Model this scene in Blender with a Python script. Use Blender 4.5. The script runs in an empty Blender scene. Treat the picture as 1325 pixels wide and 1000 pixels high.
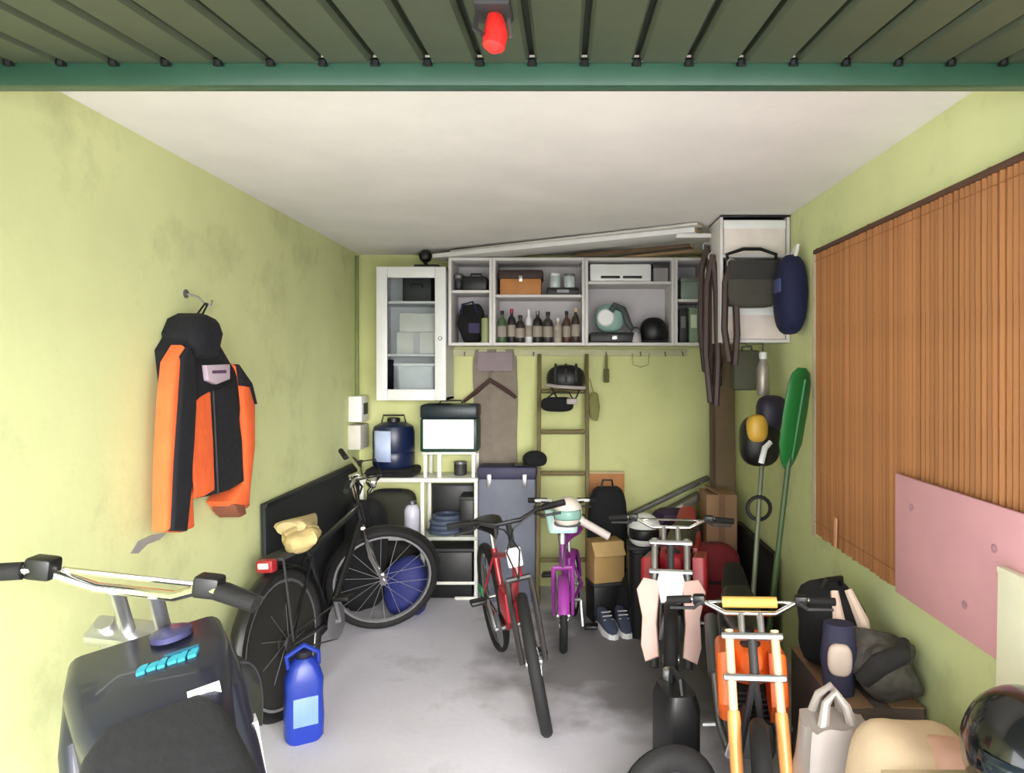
import bpy, bmesh, math, random
from mathutils import Vector, Matrix, noise
random.seed(7)
SC = bpy.context.scene
COL = SC.collection
PI = math.pi

# ------------------------------------------------------------------ camera
CH = 1.59                      # eye height
F = 900.0                      # focal length in pixels of a 1325 px wide frame
VX, VY = 731.0, 475.0          # vanishing point of the garage's depth direction
cam = bpy.data.cameras.new('camera'); cam_o = bpy.data.objects.new('camera', cam); COL.objects.link(cam_o)
cam.sensor_width = 36; cam.lens = 36 * F / 1325
cam.shift_x = -(VX - 662.5) / 1325; cam.shift_y = (VY - 500) / 1325
cam.clip_start = 0.05
cam_o.location = (0, 0, CH); cam_o.rotation_euler = (PI / 2, 0, 0)
SC.camera = cam_o

# ------------------------------------------------------------------ world, sun, exposure
w = bpy.data.worlds.new('sky'); SC.world = w; w.use_nodes = True
bg = w.node_tree.nodes['Background']
bg.inputs[0].default_value = (0.93, 0.97, 1.0, 1); bg.inputs[1].default_value = 1.7
sun = bpy.data.lights.new('hazy_sun', 'SUN'); sun.energy = 4.0; sun.angle = math.radians(50); sun.color = (1, .97, .92)
sun_o = bpy.data.objects.new('hazy_sun', sun); COL.objects.link(sun_o)
sun_o.rotation_euler = Vector((-.30, 1.0, -.42)).to_track_quat('-Z', 'Y').to_euler()
SC.view_settings.view_transform = 'Standard'; SC.view_settings.look = 'None'
SC.view_settings.gamma = 1; SC.view_settings.use_curve_mapping = False
SC.view_settings.exposure = 1.8

# ------------------------------------------------------------------ helpers
def lin(c):
    c /= 255.0
    return c / 12.92 if c <= .04045 else ((c + .055) / 1.055) ** 2.4
MATS = {}
def M(name, rgb, rough=.6, metal=0., var=.12, scale=12., bump=0., bscale=60., rnd=0., alpha=1., coat=0.):
    if name in MATS: return MATS[name]
    m = bpy.data.materials.new(name); m.use_nodes = True
    nt = m.node_tree; b = nt.nodes['Principled BSDF']
    tc = nt.nodes.new('ShaderNodeTexCoord'); n = nt.nodes.new('ShaderNodeTexNoise')
    n.inputs['Scale'].default_value = scale; n.inputs['Detail'].default_value = 5
    nt.links.new(tc.outputs['Object'], n.inputs['Vector'])
    mx = nt.nodes.new('ShaderNodeMix'); mx.data_type = 'RGBA'
    c = [lin(v) for v in rgb]
    mx.inputs[6].default_value = [max(0, v * (1 - 1.6 * var)) for v in c] + [1]
    mx.inputs[7].default_value = [min(1, v * (1 + 1.6 * var)) for v in c] + [1]
    nt.links.new(n.outputs['Fac'], mx.inputs[0])
    out = mx.outputs[2]
    if rnd:
        oi = nt.nodes.new('ShaderNodeObjectInfo'); hs = nt.nodes.new('ShaderNodeHueSaturation')
        mr = nt.nodes.new('ShaderNodeMapRange'); mr.inputs[3].default_value = 1 - rnd; mr.inputs[4].default_value = 1 + rnd
        nt.links.new(oi.outputs['Random'], mr.inputs[0]); nt.links.new(mr.outputs[0], hs.inputs['Value'])
        nt.links.new(out, hs.inputs['Color']); out = hs.outputs['Color']
    nt.links.new(out, b.inputs['Base Color'])
    b.inputs['Roughness'].default_value = rough; b.inputs['Metallic'].default_value = metal
    if coat: b.inputs['Coat Weight'].default_value = coat
    if alpha < 1: b.inputs['Alpha'].default_value = alpha
    if bump:
        n2 = nt.nodes.new('ShaderNodeTexNoise'); n2.inputs['Scale'].default_value = bscale; n2.inputs['Detail'].default_value = 4
        nt.links.new(tc.outputs['Object'], n2.inputs['Vector'])
        bp = nt.nodes.new('ShaderNodeBump'); bp.inputs['Strength'].default_value = bump; bp.inputs['Distance'].default_value = .01
        nt.links.new(n2.outputs['Fac'], bp.inputs['Height']); nt.links.new(bp.outputs[0], b.inputs['Normal'])
    MATS[name] = m
    return m

def mat_wall(name, rgb, stain, amount, sc=2.2):
    """painted plaster: broad uneven paint plus small darker smudges"""
    m = M(name, rgb, .85, 0, .07, 3., .12, 24.)
    nt = m.node_tree; b = nt.nodes['Principled BSDF']
    src = b.inputs['Base Color'].links[0].from_socket
    tc = nt.nodes.new('ShaderNodeTexCoord'); n = nt.nodes.new('ShaderNodeTexNoise')
    n.inputs['Scale'].default_value = sc; n.inputs['Detail'].default_value = 9; n.inputs['Roughness'].default_value = .68
    nt.links.new(tc.outputs['Object'], n.inputs['Vector'])
    r = nt.nodes.new('ShaderNodeMapRange'); r.inputs[1].default_value = .53; r.inputs[2].default_value = .72
    r.inputs[3].default_value = 0; r.inputs[4].default_value = amount
    nt.links.new(n.outputs['Fac'], r.inputs[0])
    mx = nt.nodes.new('ShaderNodeMix'); mx.data_type = 'RGBA'
    mx.inputs[7].default_value = [lin(v) for v in stain] + [1]
    nt.links.new(r.outputs[0], mx.inputs[0]); nt.links.new(src, mx.inputs[6]); nt.links.new(mx.outputs[2], b.inputs['Base Color'])
    return m

def V(*a): return Vector(a)
class MB:
    def __init__(s, xf=None): s.v = []; s.f = []; s.xf = xf
    def add(s, vs, fs):
        o = len(s.v)
        for p in vs:
            p = Vector(p); s.v.append(tuple(s.xf @ p) if s.xf else tuple(p))
        s.f += [tuple(i + o for i in f) for f in fs]; return s
    def bm(s, b):
        b.verts.ensure_lookup_table(); b.verts.index_update()
        s.add([v.co.copy() for v in b.verts], [[v.index for v in f.verts] for f in b.faces]); b.free(); return s
    def box(s, c, size, rot=(0, 0, 0), bev=0., seg=2):
        b = bmesh.new(); bmesh.ops.create_cube(b, size=1)
        for v in b.verts: v.co = Vector((v.co.x * size[0], v.co.y * size[1], v.co.z * size[2]))
        if bev: bmesh.ops.bevel(b, geom=b.edges[:], offset=min(bev, min(size) * .45), segments=seg, affect='EDGES', profile=.5)
        from mathutils import Euler
        R = Euler(rot).to_matrix()
        for v in b.verts: v.co = R @ v.co + Vector(c)
        return s.bm(b)
    def b2(s, x0, x1, y0, y1, z0, z1, bev=0.):
        return s.box(((x0 + x1) / 2, (y0 + y1) / 2, (z0 + z1) / 2), (abs(x1 - x0), abs(y1 - y0), abs(z1 - z0)), (0, 0, 0), bev)
    def tube(s, pts, r, n=8, closed=False, cap=True):
        pts = [Vector(p) for p in pts]; N = len(pts)
        rr = r if isinstance(r, (list, tuple)) else [r] * N
        T = []
        for i in range(N):
            a = pts[i - 1] if (i or closed) else pts[0]; c = pts[(i + 1) % N] if (i < N - 1 or closed) else pts[-1]
            T.append((c - a).normalized())
        u = T[0].orthogonal().normalized(); vs = []
        for i in range(N):
            u = (u - T[i] * u.dot(T[i]))
            u = u.normalized() if u.length > 1e-6 else T[i].orthogonal().normalized()
            w_ = T[i].cross(u)
            for k in range(n):
                a = 2 * PI * k / n; vs.append(pts[i] + (u * math.cos(a) + w_ * math.sin(a)) * rr[i])
        fs = []
        for i in range(N if closed else N - 1):
            j = (i + 1) % N
            for k in range(n): fs.append((i * n + k, i * n + (k + 1) % n, j * n + (k + 1) % n, j * n + k))
        if cap and not closed: fs += [tuple(range(n - 1, -1, -1)), tuple((N - 1) * n + k for k in range(n))]
        return s.add(vs, fs)
    def rings(s, rings, cap=True):
        n = len(rings[0]); vs = [p for r in rings for p in r]; fs = []
        for i in range(len(rings) - 1):
            for k in range(n): fs.append((i * n + k, i * n + (k + 1) % n, (i + 1) * n + (k + 1) % n, (i + 1) * n + k))
        if cap: fs += [tuple(range(n - 1, -1, -1)), tuple((len(rings) - 1) * n + k for k in range(n))]
        return s.add(vs, fs)
    def lathe(s, prof, c=(0, 0, 0), n=20, ax='z', cap=True):
        R = []
        for (r, z) in prof:
            ring = []
            for k in range(n):
                a = 2 * PI * k / n; x, y = r * math.cos(a), r * math.sin(a)
                p = (x, y, z) if ax == 'z' else ((z, x, y) if ax == 'x' else (y, z, x))
                ring.append(Vector(p) + Vector(c))
            R.append(ring)
        return s.rings(R, cap)
    def torus(s, c, R, r, ax='y', n=36, m=8, sq=1.):
        pts = []
        vs = []; fs = []
        for i in range(n):
            a = 2 * PI * i / n
            for k in range(m):
                b = 2 * PI * k / m; q = R + r * math.cos(b); h = r * sq * math.sin(b)
                p = {'y': (q * math.cos(a), h, q * math.sin(a)), 'z': (q * math.cos(a), q * math.sin(a), h), 'x': (h, q * math.cos(a), q * math.sin(a))}[ax]
                vs.append(Vector(p) + Vector(c))
        for i in range(n):
            j = (i + 1) % n
            for k in range(m): fs.append((i * m + k, j * m + k, j * m + (k + 1) % m, i * m + (k + 1) % m))
        return s.add(vs, fs)
    def prism(s, o, axis, a0, a1, bev=0., seg=3):
        """outline o in the two other axes, extruded along axis from a0 to a1 (bevelled on the a1 side)"""
        b = bmesh.new(); mk = {'x': lambda p: (a0, p[0], p[1]), 'y': lambda p: (p[0], a0, p[1]), 'z': lambda p: (p[0], p[1], a0)}[axis]
        f = b.faces.new([b.verts.new(mk(p)) for p in o])
        r = bmesh.ops.extrude_face_region(b, geom=[f])
        nv = [g for g in r['geom'] if isinstance(g, bmesh.types.BMVert)]
        i = 'xyz'.index(axis)
        for v in nv: v.co[i] = a1
        if bev:
            ed = [g for g in r['geom'] if isinstance(g, bmesh.types.BMEdge)]
            bmesh.ops.bevel(b, geom=ed, offset=bev, segments=seg, affect='EDGES', profile=.5)
        bmesh.ops.recalc_face_normals(b, faces=b.faces[:])
        bmesh.ops.triangulate(b, faces=[f for f in b.faces if len(f.verts) > 4])
        return s.bm(b)
    def blob(s, c, size, e=.6, nz=0., seed=0, fr=4., nu=20, nv=12, zmin=None):
        def sg(x, p): return math.copysign(abs(x) ** p, x)
        R = []
        for j in range(nv + 1):
            ph = -PI / 2 + PI * j / nv; ring = []
            for i in range(nu):
                th = 2 * PI * i / nu
                p = Vector((sg(math.cos(ph), e) * sg(math.cos(th), e), sg(math.cos(ph), e) * sg(math.sin(th), e), sg(math.sin(ph), e)))
                p = Vector((p.x * size[0] / 2, p.y * size[1] / 2, p.z * size[2] / 2))
                if nz: p += p.normalized() * nz * noise.noise(p * fr + Vector((seed * 3.1, seed, 0))) if p.length > 1e-6 else Vector()
                if zmin is not None: p.z = max(p.z, zmin)
                ring.append(p + Vector(c))
            R.append(ring)
        return s.rings(R, False)
    def build(s, name, mat, parent=None, smooth=True, ang=38):
        me = bpy.data.meshes.new(name); me.from_pydata(s.v, [], s.f); me.update()
        b = bmesh.new(); b.from_mesh(me); bmesh.ops.remove_doubles(b, verts=b.verts[:], dist=1e-6); bmesh.ops.recalc_face_normals(b, faces=b.faces[:]); b.to_mesh(me); b.free()
        if smooth:
            for p in me.polygons: p.use_smooth = True
            me.set_sharp_from_angle(angle=math.radians(ang))
        me.materials.append(mat)
        o = bpy.data.objects.new(name, me); COL.objects.link(o)
        if parent: o.parent = parent
        return o
def tag(o, label, cat, group=None):
    o['label'] = label; o['category'] = cat
    if group: o['group'] = group
    return o
def thing(name, label, cat, loc=(0, 0, 0), rz=0, group=None, rx=0, ry=0):
    o = bpy.data.objects.new(name, None); COL.objects.link(o); o.empty_display_size = .1
    o.location = loc; o.rotation_euler = (rx, ry, rz)
    return tag(o, label, cat, group)
def struct(o, label):
    o['kind'] = 'structure'; o['label'] = label; return o
def X(px, d): return (px - VX) * d / F
def Z(py, d): return CH - (py - VY) * d / F
def rrect(w_, h, r, n=3):
    o = []
    for (cx, cy, a0) in ((w_ / 2 - r, h / 2 - r, 0), (-w_ / 2 + r, h / 2 - r, 90), (-w_ / 2 + r, -h / 2 + r, 180), (w_ / 2 - r, -h / 2 + r, 270)):
        for i in range(n + 1):
            a = math.radians(a0 + 90 * i / n); o.append((cx + r * math.cos(a), cy + r * math.sin(a)))
    return o

# ------------------------------------------------------------------ materials
G_WALL = mat_wall('lime_plaster', (214, 220, 162), (154, 158, 112), .45)
G_BACK = mat_wall('lime_plaster_back', (208, 211, 150), (172, 170, 108), .35)
CEIL = mat_wall('ceiling_paint', (238, 234, 234), (222, 218, 218), .4, 1.2)
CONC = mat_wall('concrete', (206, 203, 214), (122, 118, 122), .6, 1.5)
def floor_shade(m, c, rad, rgb, amount):
    """shade patch painted into the slab colour, with a ragged noisy edge"""
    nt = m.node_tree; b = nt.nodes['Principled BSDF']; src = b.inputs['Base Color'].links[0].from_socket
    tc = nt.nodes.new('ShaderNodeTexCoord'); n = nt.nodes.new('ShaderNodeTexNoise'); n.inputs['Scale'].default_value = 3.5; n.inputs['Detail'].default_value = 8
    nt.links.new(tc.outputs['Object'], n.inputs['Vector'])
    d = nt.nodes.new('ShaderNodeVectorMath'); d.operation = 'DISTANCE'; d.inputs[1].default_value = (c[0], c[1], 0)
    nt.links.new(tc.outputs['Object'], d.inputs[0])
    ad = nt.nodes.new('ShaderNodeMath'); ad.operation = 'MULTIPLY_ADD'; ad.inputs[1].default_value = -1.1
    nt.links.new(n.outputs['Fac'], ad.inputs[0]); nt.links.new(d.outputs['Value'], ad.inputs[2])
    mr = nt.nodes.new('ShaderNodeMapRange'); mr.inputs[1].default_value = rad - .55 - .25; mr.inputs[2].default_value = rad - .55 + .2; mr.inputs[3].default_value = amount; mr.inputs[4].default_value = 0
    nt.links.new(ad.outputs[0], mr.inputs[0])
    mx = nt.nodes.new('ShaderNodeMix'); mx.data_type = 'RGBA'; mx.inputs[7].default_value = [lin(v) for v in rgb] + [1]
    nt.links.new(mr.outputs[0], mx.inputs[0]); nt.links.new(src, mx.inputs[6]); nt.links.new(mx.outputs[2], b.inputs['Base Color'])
floor_shade(CONC, (.42, 3.85), .75, (96, 92, 92), .8)  # dim floor around the red dirt bike, painted as darker concrete
OUTC = mat_wall('outside_concrete', (204, 201, 198), (180, 178, 174), .4, 1.)
FAC = mat_wall('facade_plaster', (210, 205, 190), (180, 175, 160), .3)
DGREEN = M('door_green', (68, 76, 60), .5, 0, .2, 6, .05, 30)
RAILG = M('rail_green', (46, 82, 66), .35, 0, .12, 9)
WHITE = M('white_laminate', (222, 220, 222), .45, 0, .05)
PALE = M('pale_board', (206, 200, 202), .6, 0, .06)
WMETAL = M('white_enamel', (226, 226, 218), .35, 0, .06, 20)
BLACK = M('black_plastic', (15, 15, 17), .45, 0, .2)
RUBBER = M('black_rubber', (14, 13, 14), .8, 0, .25, 40, .2, 120)
BFAB = M('black_fabric', (17, 17, 20), .95, 0, .25, 14, .6, 25)
DGREY = M('dark_grey_plastic', (46, 46, 48), .6, 0, .15)
GREY = M('grey_metal', (120, 120, 122), .4, .6, .12)
STEEL = M('steel', (190, 190, 192), .28, .9, .08, 30)
CHROME = M('chrome', (222, 220, 216), .12, 1., .03)
ORANGE = M('orange_fabric', (246, 104, 52), .85, 0, .14, 10, .5, 22)
OPLAST = M('orange_plastic', (236, 104, 36), .35, 0, .08)
RED = M('red_paint', (150, 30, 40), .35, 0, .1, coat=.4)
REDP = M('red_plastic', (160, 34, 44), .4, 0, .1)
NAVY = M('navy_fabric', (16, 22, 62), .8, 0, .15, 12, .3, 30)
BLUE = M('blue_plastic', (28, 52, 150), .35, 0, .12)
WOOD = M('brown_wood', (112, 84, 62), .7, 0, .25, 7, .2, 40)
LWOOD = M('light_wood', (196, 176, 140), .65, 0, .15, 9)
OWOOD = M('orange_wood', (184, 122, 64), .6, 0, .18, 9)
CARD = M('cardboard', (150, 116, 88), .85, 0, .1, 8)
WPLAST = M('white_plastic', (230, 230, 230), .4, 0, .04)
CREAM = M('cream_board', (240, 236, 208), .7, 0, .04)
PINK = M('pink_foam', (216, 160, 166), .8, 0, .08, 5)
GREYFAB = M('grey_brown_fabric', (134, 124, 112), .95, 0, .12, 12, .6, 30)
PURPLE = M('purple_plastic', (140, 52, 140), .4, 0, .12)
TEAL = M('pale_teal_plastic', (176, 214, 206), .4, 0, .08)

# ------------------------------------------------------------------ structure
XL, XR, YB, YF, ZC = -1.494, 1.208, 5.056, .75, 2.405
T = .14
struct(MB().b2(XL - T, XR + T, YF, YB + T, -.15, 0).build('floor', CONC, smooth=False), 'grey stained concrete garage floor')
struct(MB().b2(-9, 9, -12, YF, -.15, -.005).build('driveway', OUTC, smooth=False), 'pale concrete driveway in front of the garage')
struct(MB().b2(XL - T, XR + T, YF, YB + T, ZC, ZC + .16).build('ceiling', CEIL, smooth=False), 'white painted garage ceiling')
wl = struct(MB().b2(XL - T, XL, YF, YB + T, 0, ZC).build('wall_left', G_WALL, smooth=False), 'lime green plaster wall with smudges')
wr = struct(MB().b2(XR, XR + T, YF, YB + T, 0, ZC).build('wall_right', G_WALL, smooth=False), 'lime green plaster wall behind bamboo screen')
wb_ = struct(MB().b2(XL, XR, YB, YB + T, 0, ZC).build('wall_back', G_BACK, smooth=False), 'lime green plaster back wall')
struct(MB().b2(-4.5, XL - T, YF, YF + .2, 0, 3.0).build('wall_front_left', FAC, smooth=False), 'outer facade beside the garage opening')
struct(MB().b2(XR + T, 4.5, YF, YF + .2, 0, 3.0).build('wall_front_right', FAC, smooth=False), 'outer facade beside the garage opening')
struct(MB().b2(XL - T, XR + T, YF - .02, YF + .1, 2.33, 3.0).build('wall_front_top', FAC, smooth=False), 'lintel above the garage opening')
# bare grey plaster scar on the left wall
def WL(px, py):                # pixel on the left wall -> (y, z)
    d = -XL * F / (VX - px); return (d, CH - (py - VY) * d / F)
MB().prism([WL(*p) for p in ((168, 716), (178, 700), (196, 692), (214, 690), (206, 698), (190, 704), (178, 716))], 'x', XL - .002, XL + .003).build('plaster_scar', M('bare_plaster', (150, 150, 146), .9), wl)

# garage door, tilted up overhead
gd = bpy.data.objects.new('door_1', None); COL.objects.link(gd)
gd.location = ((XL + XR) / 2, 1.75, 2.284); gd.rotation_euler = (math.radians(6), 0, 0)
struct(gd, 'green up-and-over garage door swung open overhead')
DW = 2.66; DL = 2.15; NP = 21; PW = DW / NP
pm = None
for i in range(NP):
    x = -DW / 2 + PW * (i + .5)
    if pm is None:
        mb = MB(); g = .007
        o = [(-PW / 2 + g, .03), (-PW / 2 + g, .012), (-PW / 2 + g + .008, 0), (PW / 2 - g - .008, 0), (PW / 2 - g, .012), (PW / 2 - g, .03)]
        mb.prism([(a, b + .05) for a, b in o], 'y', -DL, -.05)
        p0 = mb.build('plank', DGREEN, gd, smooth=False); pm = p0.data; p0.location.x = x
    else:
        p = bpy.data.objects.new('plank', pm); COL.objects.link(p); p.parent = gd; p.location.x = x
MB().b2(-DW / 2, DW / 2, -DL, -.03, .078, .088).build('backing_sheet', M('door_back', (40, 48, 38), .7), gd, False)
r_ = MB().b2(-DW / 2, DW / 2, -.055, 0, -.002, .066, .006).build('end_rail', RAILG, gd)
MB().b2(-DW / 2, DW / 2, -.066, -.054, .05, .058, .003).build('rail_lip', RAILG, r_)
MB().b2(-DW / 2, DW / 2, -DL - .05, -DL, 0, .066, .006).build('end_rail', RAILG, gd)
for s in (-1, 1): MB().b2(s * DW / 2 - .02, s * DW / 2 + .02, -DL, 0, .03, .09, .004).build('side_rail', RAILG, gd)
for x in [-DW / 2 + PW * i for i in range(1, NP)]:
    MB().lathe([(.012, 0), (.012, .012), (.006, .016)], (x, -.062, .042), 8).build('end_bolt', BLACK, gd)
hx = X(645, 1.45) - gd.location.x
lp = MB().box((hx, -.39, .045), (.07, .10, .02), bev=.006).build('latch_plate', DGREY, gd)
MB().tube([(hx - .03, -.40, .04), (hx - .035, -.415, .0), (hx - .02, -.42, -.012)], .006, 6).build('latch_arm', DGREY, lp)
MB().tube([(hx + .025, -.37, .04), (hx + .03, -.37, .0)], .004, 6).build('cord', STEEL, lp)
MB().tube([(hx, -.385, .04), (hx + .003, -.395, .02), (hx + .004, -.40, -.005), (hx, -.405, -.03), (hx - .002, -.408, -.038)], [.012, .019, .024, .022, .01], 10).build('pull_handle', M('red_grip', (236, 48, 44), .4), gd)

# black boards standing against the walls
t = thing('black_board', 'large flat black board standing along the left wall', 'board', (XL + .045, 4.2, 0), ry=math.radians(-1.2))
MB().b2(-.012, .012, -.82, .78, 0, .925, .003).build('sheet', M('matt_black', (20, 24, 26), .7, 0, .2, 3), t)
MB().b2(.008, .02, -.82, .78, .905, .927, .003).build('edge_strip', BLACK, t)
t = thing('black_board', 'black board low against right wall behind the green paddle', 'board', (XR - .045, 4.35, 0), ry=math.radians(1.2))
MB().b2(-.012, .012, -.5, .35, 0, .55, .003).build('sheet', M('matt_black', (20, 24, 26), .7), t)
MB().b2(-.02, -.008, -.5, .35, .53, .552, .003).build('edge_strip', BLACK, t)

# ------------------------------------------------------------------ bamboo screen, pink sheet, cream plank (right wall)
BAM = M('bamboo', (164, 110, 68), .5, 0, .16, 5, .1, 50, rnd=.16)
nt = BAM.node_tree
for n in nt.nodes:            # stretch the grain along the cane
    if n.type == 'TEX_NOISE' and n.inputs['Scale'].default_value == 5:
        mp = nt.nodes.new('ShaderNodeMapping'); mp.inputs['Scale'].default_value = (9, 9, .8)
        src = n.inputs['Vector'].links[0].from_socket; nt.links.new(src, mp.inputs[0]); nt.links.new(mp.outputs[0], n.inputs['Vector'])
bs = thing('bamboo_screen', 'brown bamboo cane screen covering the right wall', 'screen', (XR, 2.4, .80))
y = 1.42; k = 0; rings_mesh = []
for q in range(4):
    mb = MB(); h = 1.335 + .004 * q; wd = .0146
    R = []
    for z in (0, .3, .305, .62, .625, .97, .975, h):
        b_ = 1.07 if z in (.305, .625, .975) else 1
        R.append([(-.012 + wd * .75 * b_ * math.cos(a) * -1, wd * b_ * math.sin(a), z) for a in [2 * PI * i / 6 for i in range(6)]])
    mb.rings(R); o = mb.build('cane', BAM, bs); rings_mesh.append(o.data); bpy.data.objects.remove(o)
while y < 3.30:
    o = bpy.data.objects.new('cane', rings_mesh[k % 4]); COL.objects.link(o); o.parent = bs
    o.location = (random.uniform(-.003, 0), y - 2.4, random.uniform(-.004, .004)); o.rotation_euler = (random.uniform(-.003, .003), 0, 0)
    y += .0278; k += 1
for z in (.06, 1.29):
    MB().tube([(-.0245, -.99, z), (-.026, 0, z + .002), (-.0245, .9, z)], .0014, 5).build('binding_cord', M('cord_brown', (150, 100, 60), .9), bs)
MB().b2(-.03, -.002, -.99, .905, 1.325, 1.345, .003).build('top_batten', M('dark_batten', (84, 56, 40), .7), bs)
MB().b2(-.016, -.001, .912, .955, -.02, 1.33, .003).build('edge_strip', M('edge_cream', (214, 196, 168), .7), bs)
MB().box((-.03, .63, .07), (.006, .03, .13), (.05, 0, 0), bev=.002).build('repair_tape', M('tape_pink', (226, 164, 124), .6), bs)

t = thing('foam_sheet', 'pale pink foam sheet over lower part of the bamboo screen', 'sheet', (XR - .034, 2.0, .80))
MB().b2(-.012, .0, -.55, .45, 0, .417, .004).build('sheet', PINK, t)
for (yy, zz) in ((.33, .32), (-.12, .30), (.02, .1)):
    MB().lathe([(.008, 0), (.012, -.003), (.003, -.006)], (-.012, yy, zz), 10, 'x').build('pin', M('pin_grey', (170, 130, 140), .5), t)
t = thing('cream_plank', 'cream white plank standing against the pink foam sheet', 'plank', (XR - .078, 1.66, 0), ry=math.radians(1.0))
MB().b2(-.011, .011, -.17, .17, 0, 1.065, .004).build('plank_face', CREAM, t)
MB().b2(-.014, .014, -.17, .17, 1.05, 1.068, .004).build('edge_band', CREAM, t)

# ------------------------------------------------------------------ jacket on the left wall
def WJ(px, py):                # same, on the plane of the jacket's front
    d = -(XL + .06) * F / (VX - px); return (d, CH - (py - VY) * d / F)
def JO(pts): return [WJ(160 + a / 2.94, 380 + b / 2.94) for a, b in pts]
jy, jz = WL(250, 405)
jk = thing('jacket', 'black and orange riding jacket hanging on left wall', 'jacket', (0, 0, 0))
JB = M('jacket_black', (15, 16, 24), .9, 0, .25, 9, .7, 18)
MB().prism(JO([(200, 150), (222, 95), (262, 74), (300, 92), (322, 150), (300, 250), (215, 250)]), 'x', XL + .005, XL + .14, .05).build('hood', JB, jk)
MB().prism(JO([(178, 215), (215, 150), (310, 140), (375, 250), (436, 345), (415, 470), (420, 725), (360, 752), (310, 770), (228, 785), (205, 760), (212, 500), (190, 330)]), 'x', XL + .002, XL + .10, .03).build('body', JB, jk)
MB().prism(JO([(214, 425), (250, 392), (287, 372), (296, 560), (304, 748), (262, 772), (228, 780), (216, 640)]), 'x', XL + .085, XL + .108, .01).build('chest_panel', ORANGE, jk)
MB().prism(JO([(291, 368), (386, 345), (404, 560), (416, 715), (360, 748), (311, 762), (302, 560)]), 'x', XL + .085, XL + .112, .012).build('front_flap', JB, jk)
MB().tube([(XL + .112,) + WJ(160 + a / 2.94, 380 + b / 2.94) for a, b in ((290, 368), (300, 560), (310, 764))], .004, 6).build('zip', DGREY, jk)
sl = MB().prism(JO([(180, 195), (205, 240), (212, 430), (205, 600), (222, 890), (180, 908), (108, 905), (112, 650), (125, 400), (140, 260)]), 'x', XL + .06, XL + .115, .02).build('sleeve', ORANGE, jk)
MB().prism(JO([(184, 200), (205, 240), (212, 430), (204, 570), (192, 720), (176, 904), (118, 903), (130, 640), (146, 420), (158, 240)]), 'x', XL + .09, XL + .128, .012).build('stripe', JB, sl)
sr = MB().prism(JO([(385, 265), (440, 340), (462, 420), (462, 580), (444, 740), (440, 815), (395, 838), (360, 790), (415, 720), (412, 500), (398, 350)]), 'x', XL + .01, XL + .115, .03).build('sleeve', ORANGE, jk)
MB().prism(JO([(388, 268), (440, 340), (460, 420), (452, 420), (432, 356), (400, 350)]), 'x', XL + .08, XL + .12, .006).build('shoulder_patch', JB, sr)
MB().prism(JO([(372, 800), (412, 800), (420, 838), (398, 850), (376, 826)]), 'x', XL + .02, XL + .118, .01).build('cuff', M('cuff_brown', (120, 70, 50), .9), sr)
pt = MB().prism(JO([(258, 272), (352, 268), (352, 325), (300, 345), (266, 330)]), 'x', XL + .095, XL + .118, .004).build('chest_badge', M('badge', (196, 176, 190), .8), jk)
MB().prism(JO([(280, 292), (335, 290), (335, 302), (280, 304)]), 'x', XL + .112, XL + .1195).build('badge_print', M('badge_ink', (90, 60, 90), .8), pt)
hy, hz = WL(240, 380)
hk = thing('coat_hook', 'small steel hook in left wall above the hanging jacket', 'hook', (XL, hy, hz))
MB().lathe([(.018, 0), (.018, .004), (.006, .006)], (0, 0, 0), 10, 'x').build('plate', GREY, hk)
MB().tube([(0, 0, 0), (.04, .02, -.01), (.06, .045, -.045), (.075, .05, -.04), (.08, .05, -.02)], .004, 6).build('arm', GREY, hk)

ly, lz = WJ(160 + 258 / 2.94, 380 + 90 / 2.94)
MB().tube([(XL + .07, ly - .02, lz - .02), (XL + .062, hy + .03, hz - .035), (XL + .062, hy + .05, hz - .035), (XL + .07, ly + .03, lz - .02)], .004, 6).build('hanging_loop', JB, jk)

# small white meter box on the left wall near the back corner
t = thing('meter_box', 'small white meter box on left wall near back corner', 'box', (XL, 4.88, 1.02))
MB().b2(0, .09, -.1, .1, 0, .17, .008).build('lower_case', M('grey_white', (206, 202, 192), .5), t)
MB().b2(0, .095, -.09, .09, .19, .37, .01).build('upper_case', WPLAST, t)
MB().b2(.094, .098, -.05, .05, .24, .32, .002).build('window', DGREY, t)
MB().tube([(.02, .05, .37), (.02, .05, .9), (.02, .05, 1.36)], .012, 8).build('conduit', M('conduit_green', (120, 130, 80), .6), t)

# ------------------------------------------------------------------ wall cabinets at the back
DF = 4.72                      # front of the shelf units
gx0, gx1, gz0, gz1 = X(487, DF), X(577, DF), Z(518, DF), Z(345, DF)
t = thing('glass_cabinet', 'white wall cabinet with a tall glass door', 'cabinet', ((gx0 + gx1) / 2, DF, gz0))
hw = (gx1 - gx0) / 2; H = gz1 - gz0; dp = YB - DF - .005
mb = MB()
for s in (-1, 1): mb.b2(s * hw - s * .018, s * hw, .02, dp, 0, H)
mb.b2(-hw, hw, .02, dp, 0, .018).b2(-hw, hw, .02, dp, H - .018, H).b2(-hw, hw, dp - .01, dp, 0, H)
mb.build('body', WHITE, t, False)
for z in (.30, .66): MB().b2(-hw + .018, hw - .018, .03, dp - .01, z, z + .016).build('shelf', WHITE, t, False)
mb = MB(); fr = .075
mb.b2(-hw, -hw + fr, -.004, .018, 0, H, .004).b2(hw - fr, hw, -.004, .018, 0, H, .004).b2(-hw + fr, hw - fr, -.004, .018, 0, fr, .004).b2(-hw + fr, hw - fr, -.004, .018, H - fr, H, .004)
dr = mb.build('door', WPLAST, t)
gm = M('cabinet_glass', (235, 240, 240), .04, 0, .01); gb = gm.node_tree.nodes['Principled BSDF']; gb.inputs['Transmission Weight'].default_value = 1.; gb.inputs['IOR'].default_value = 1.1
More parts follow.
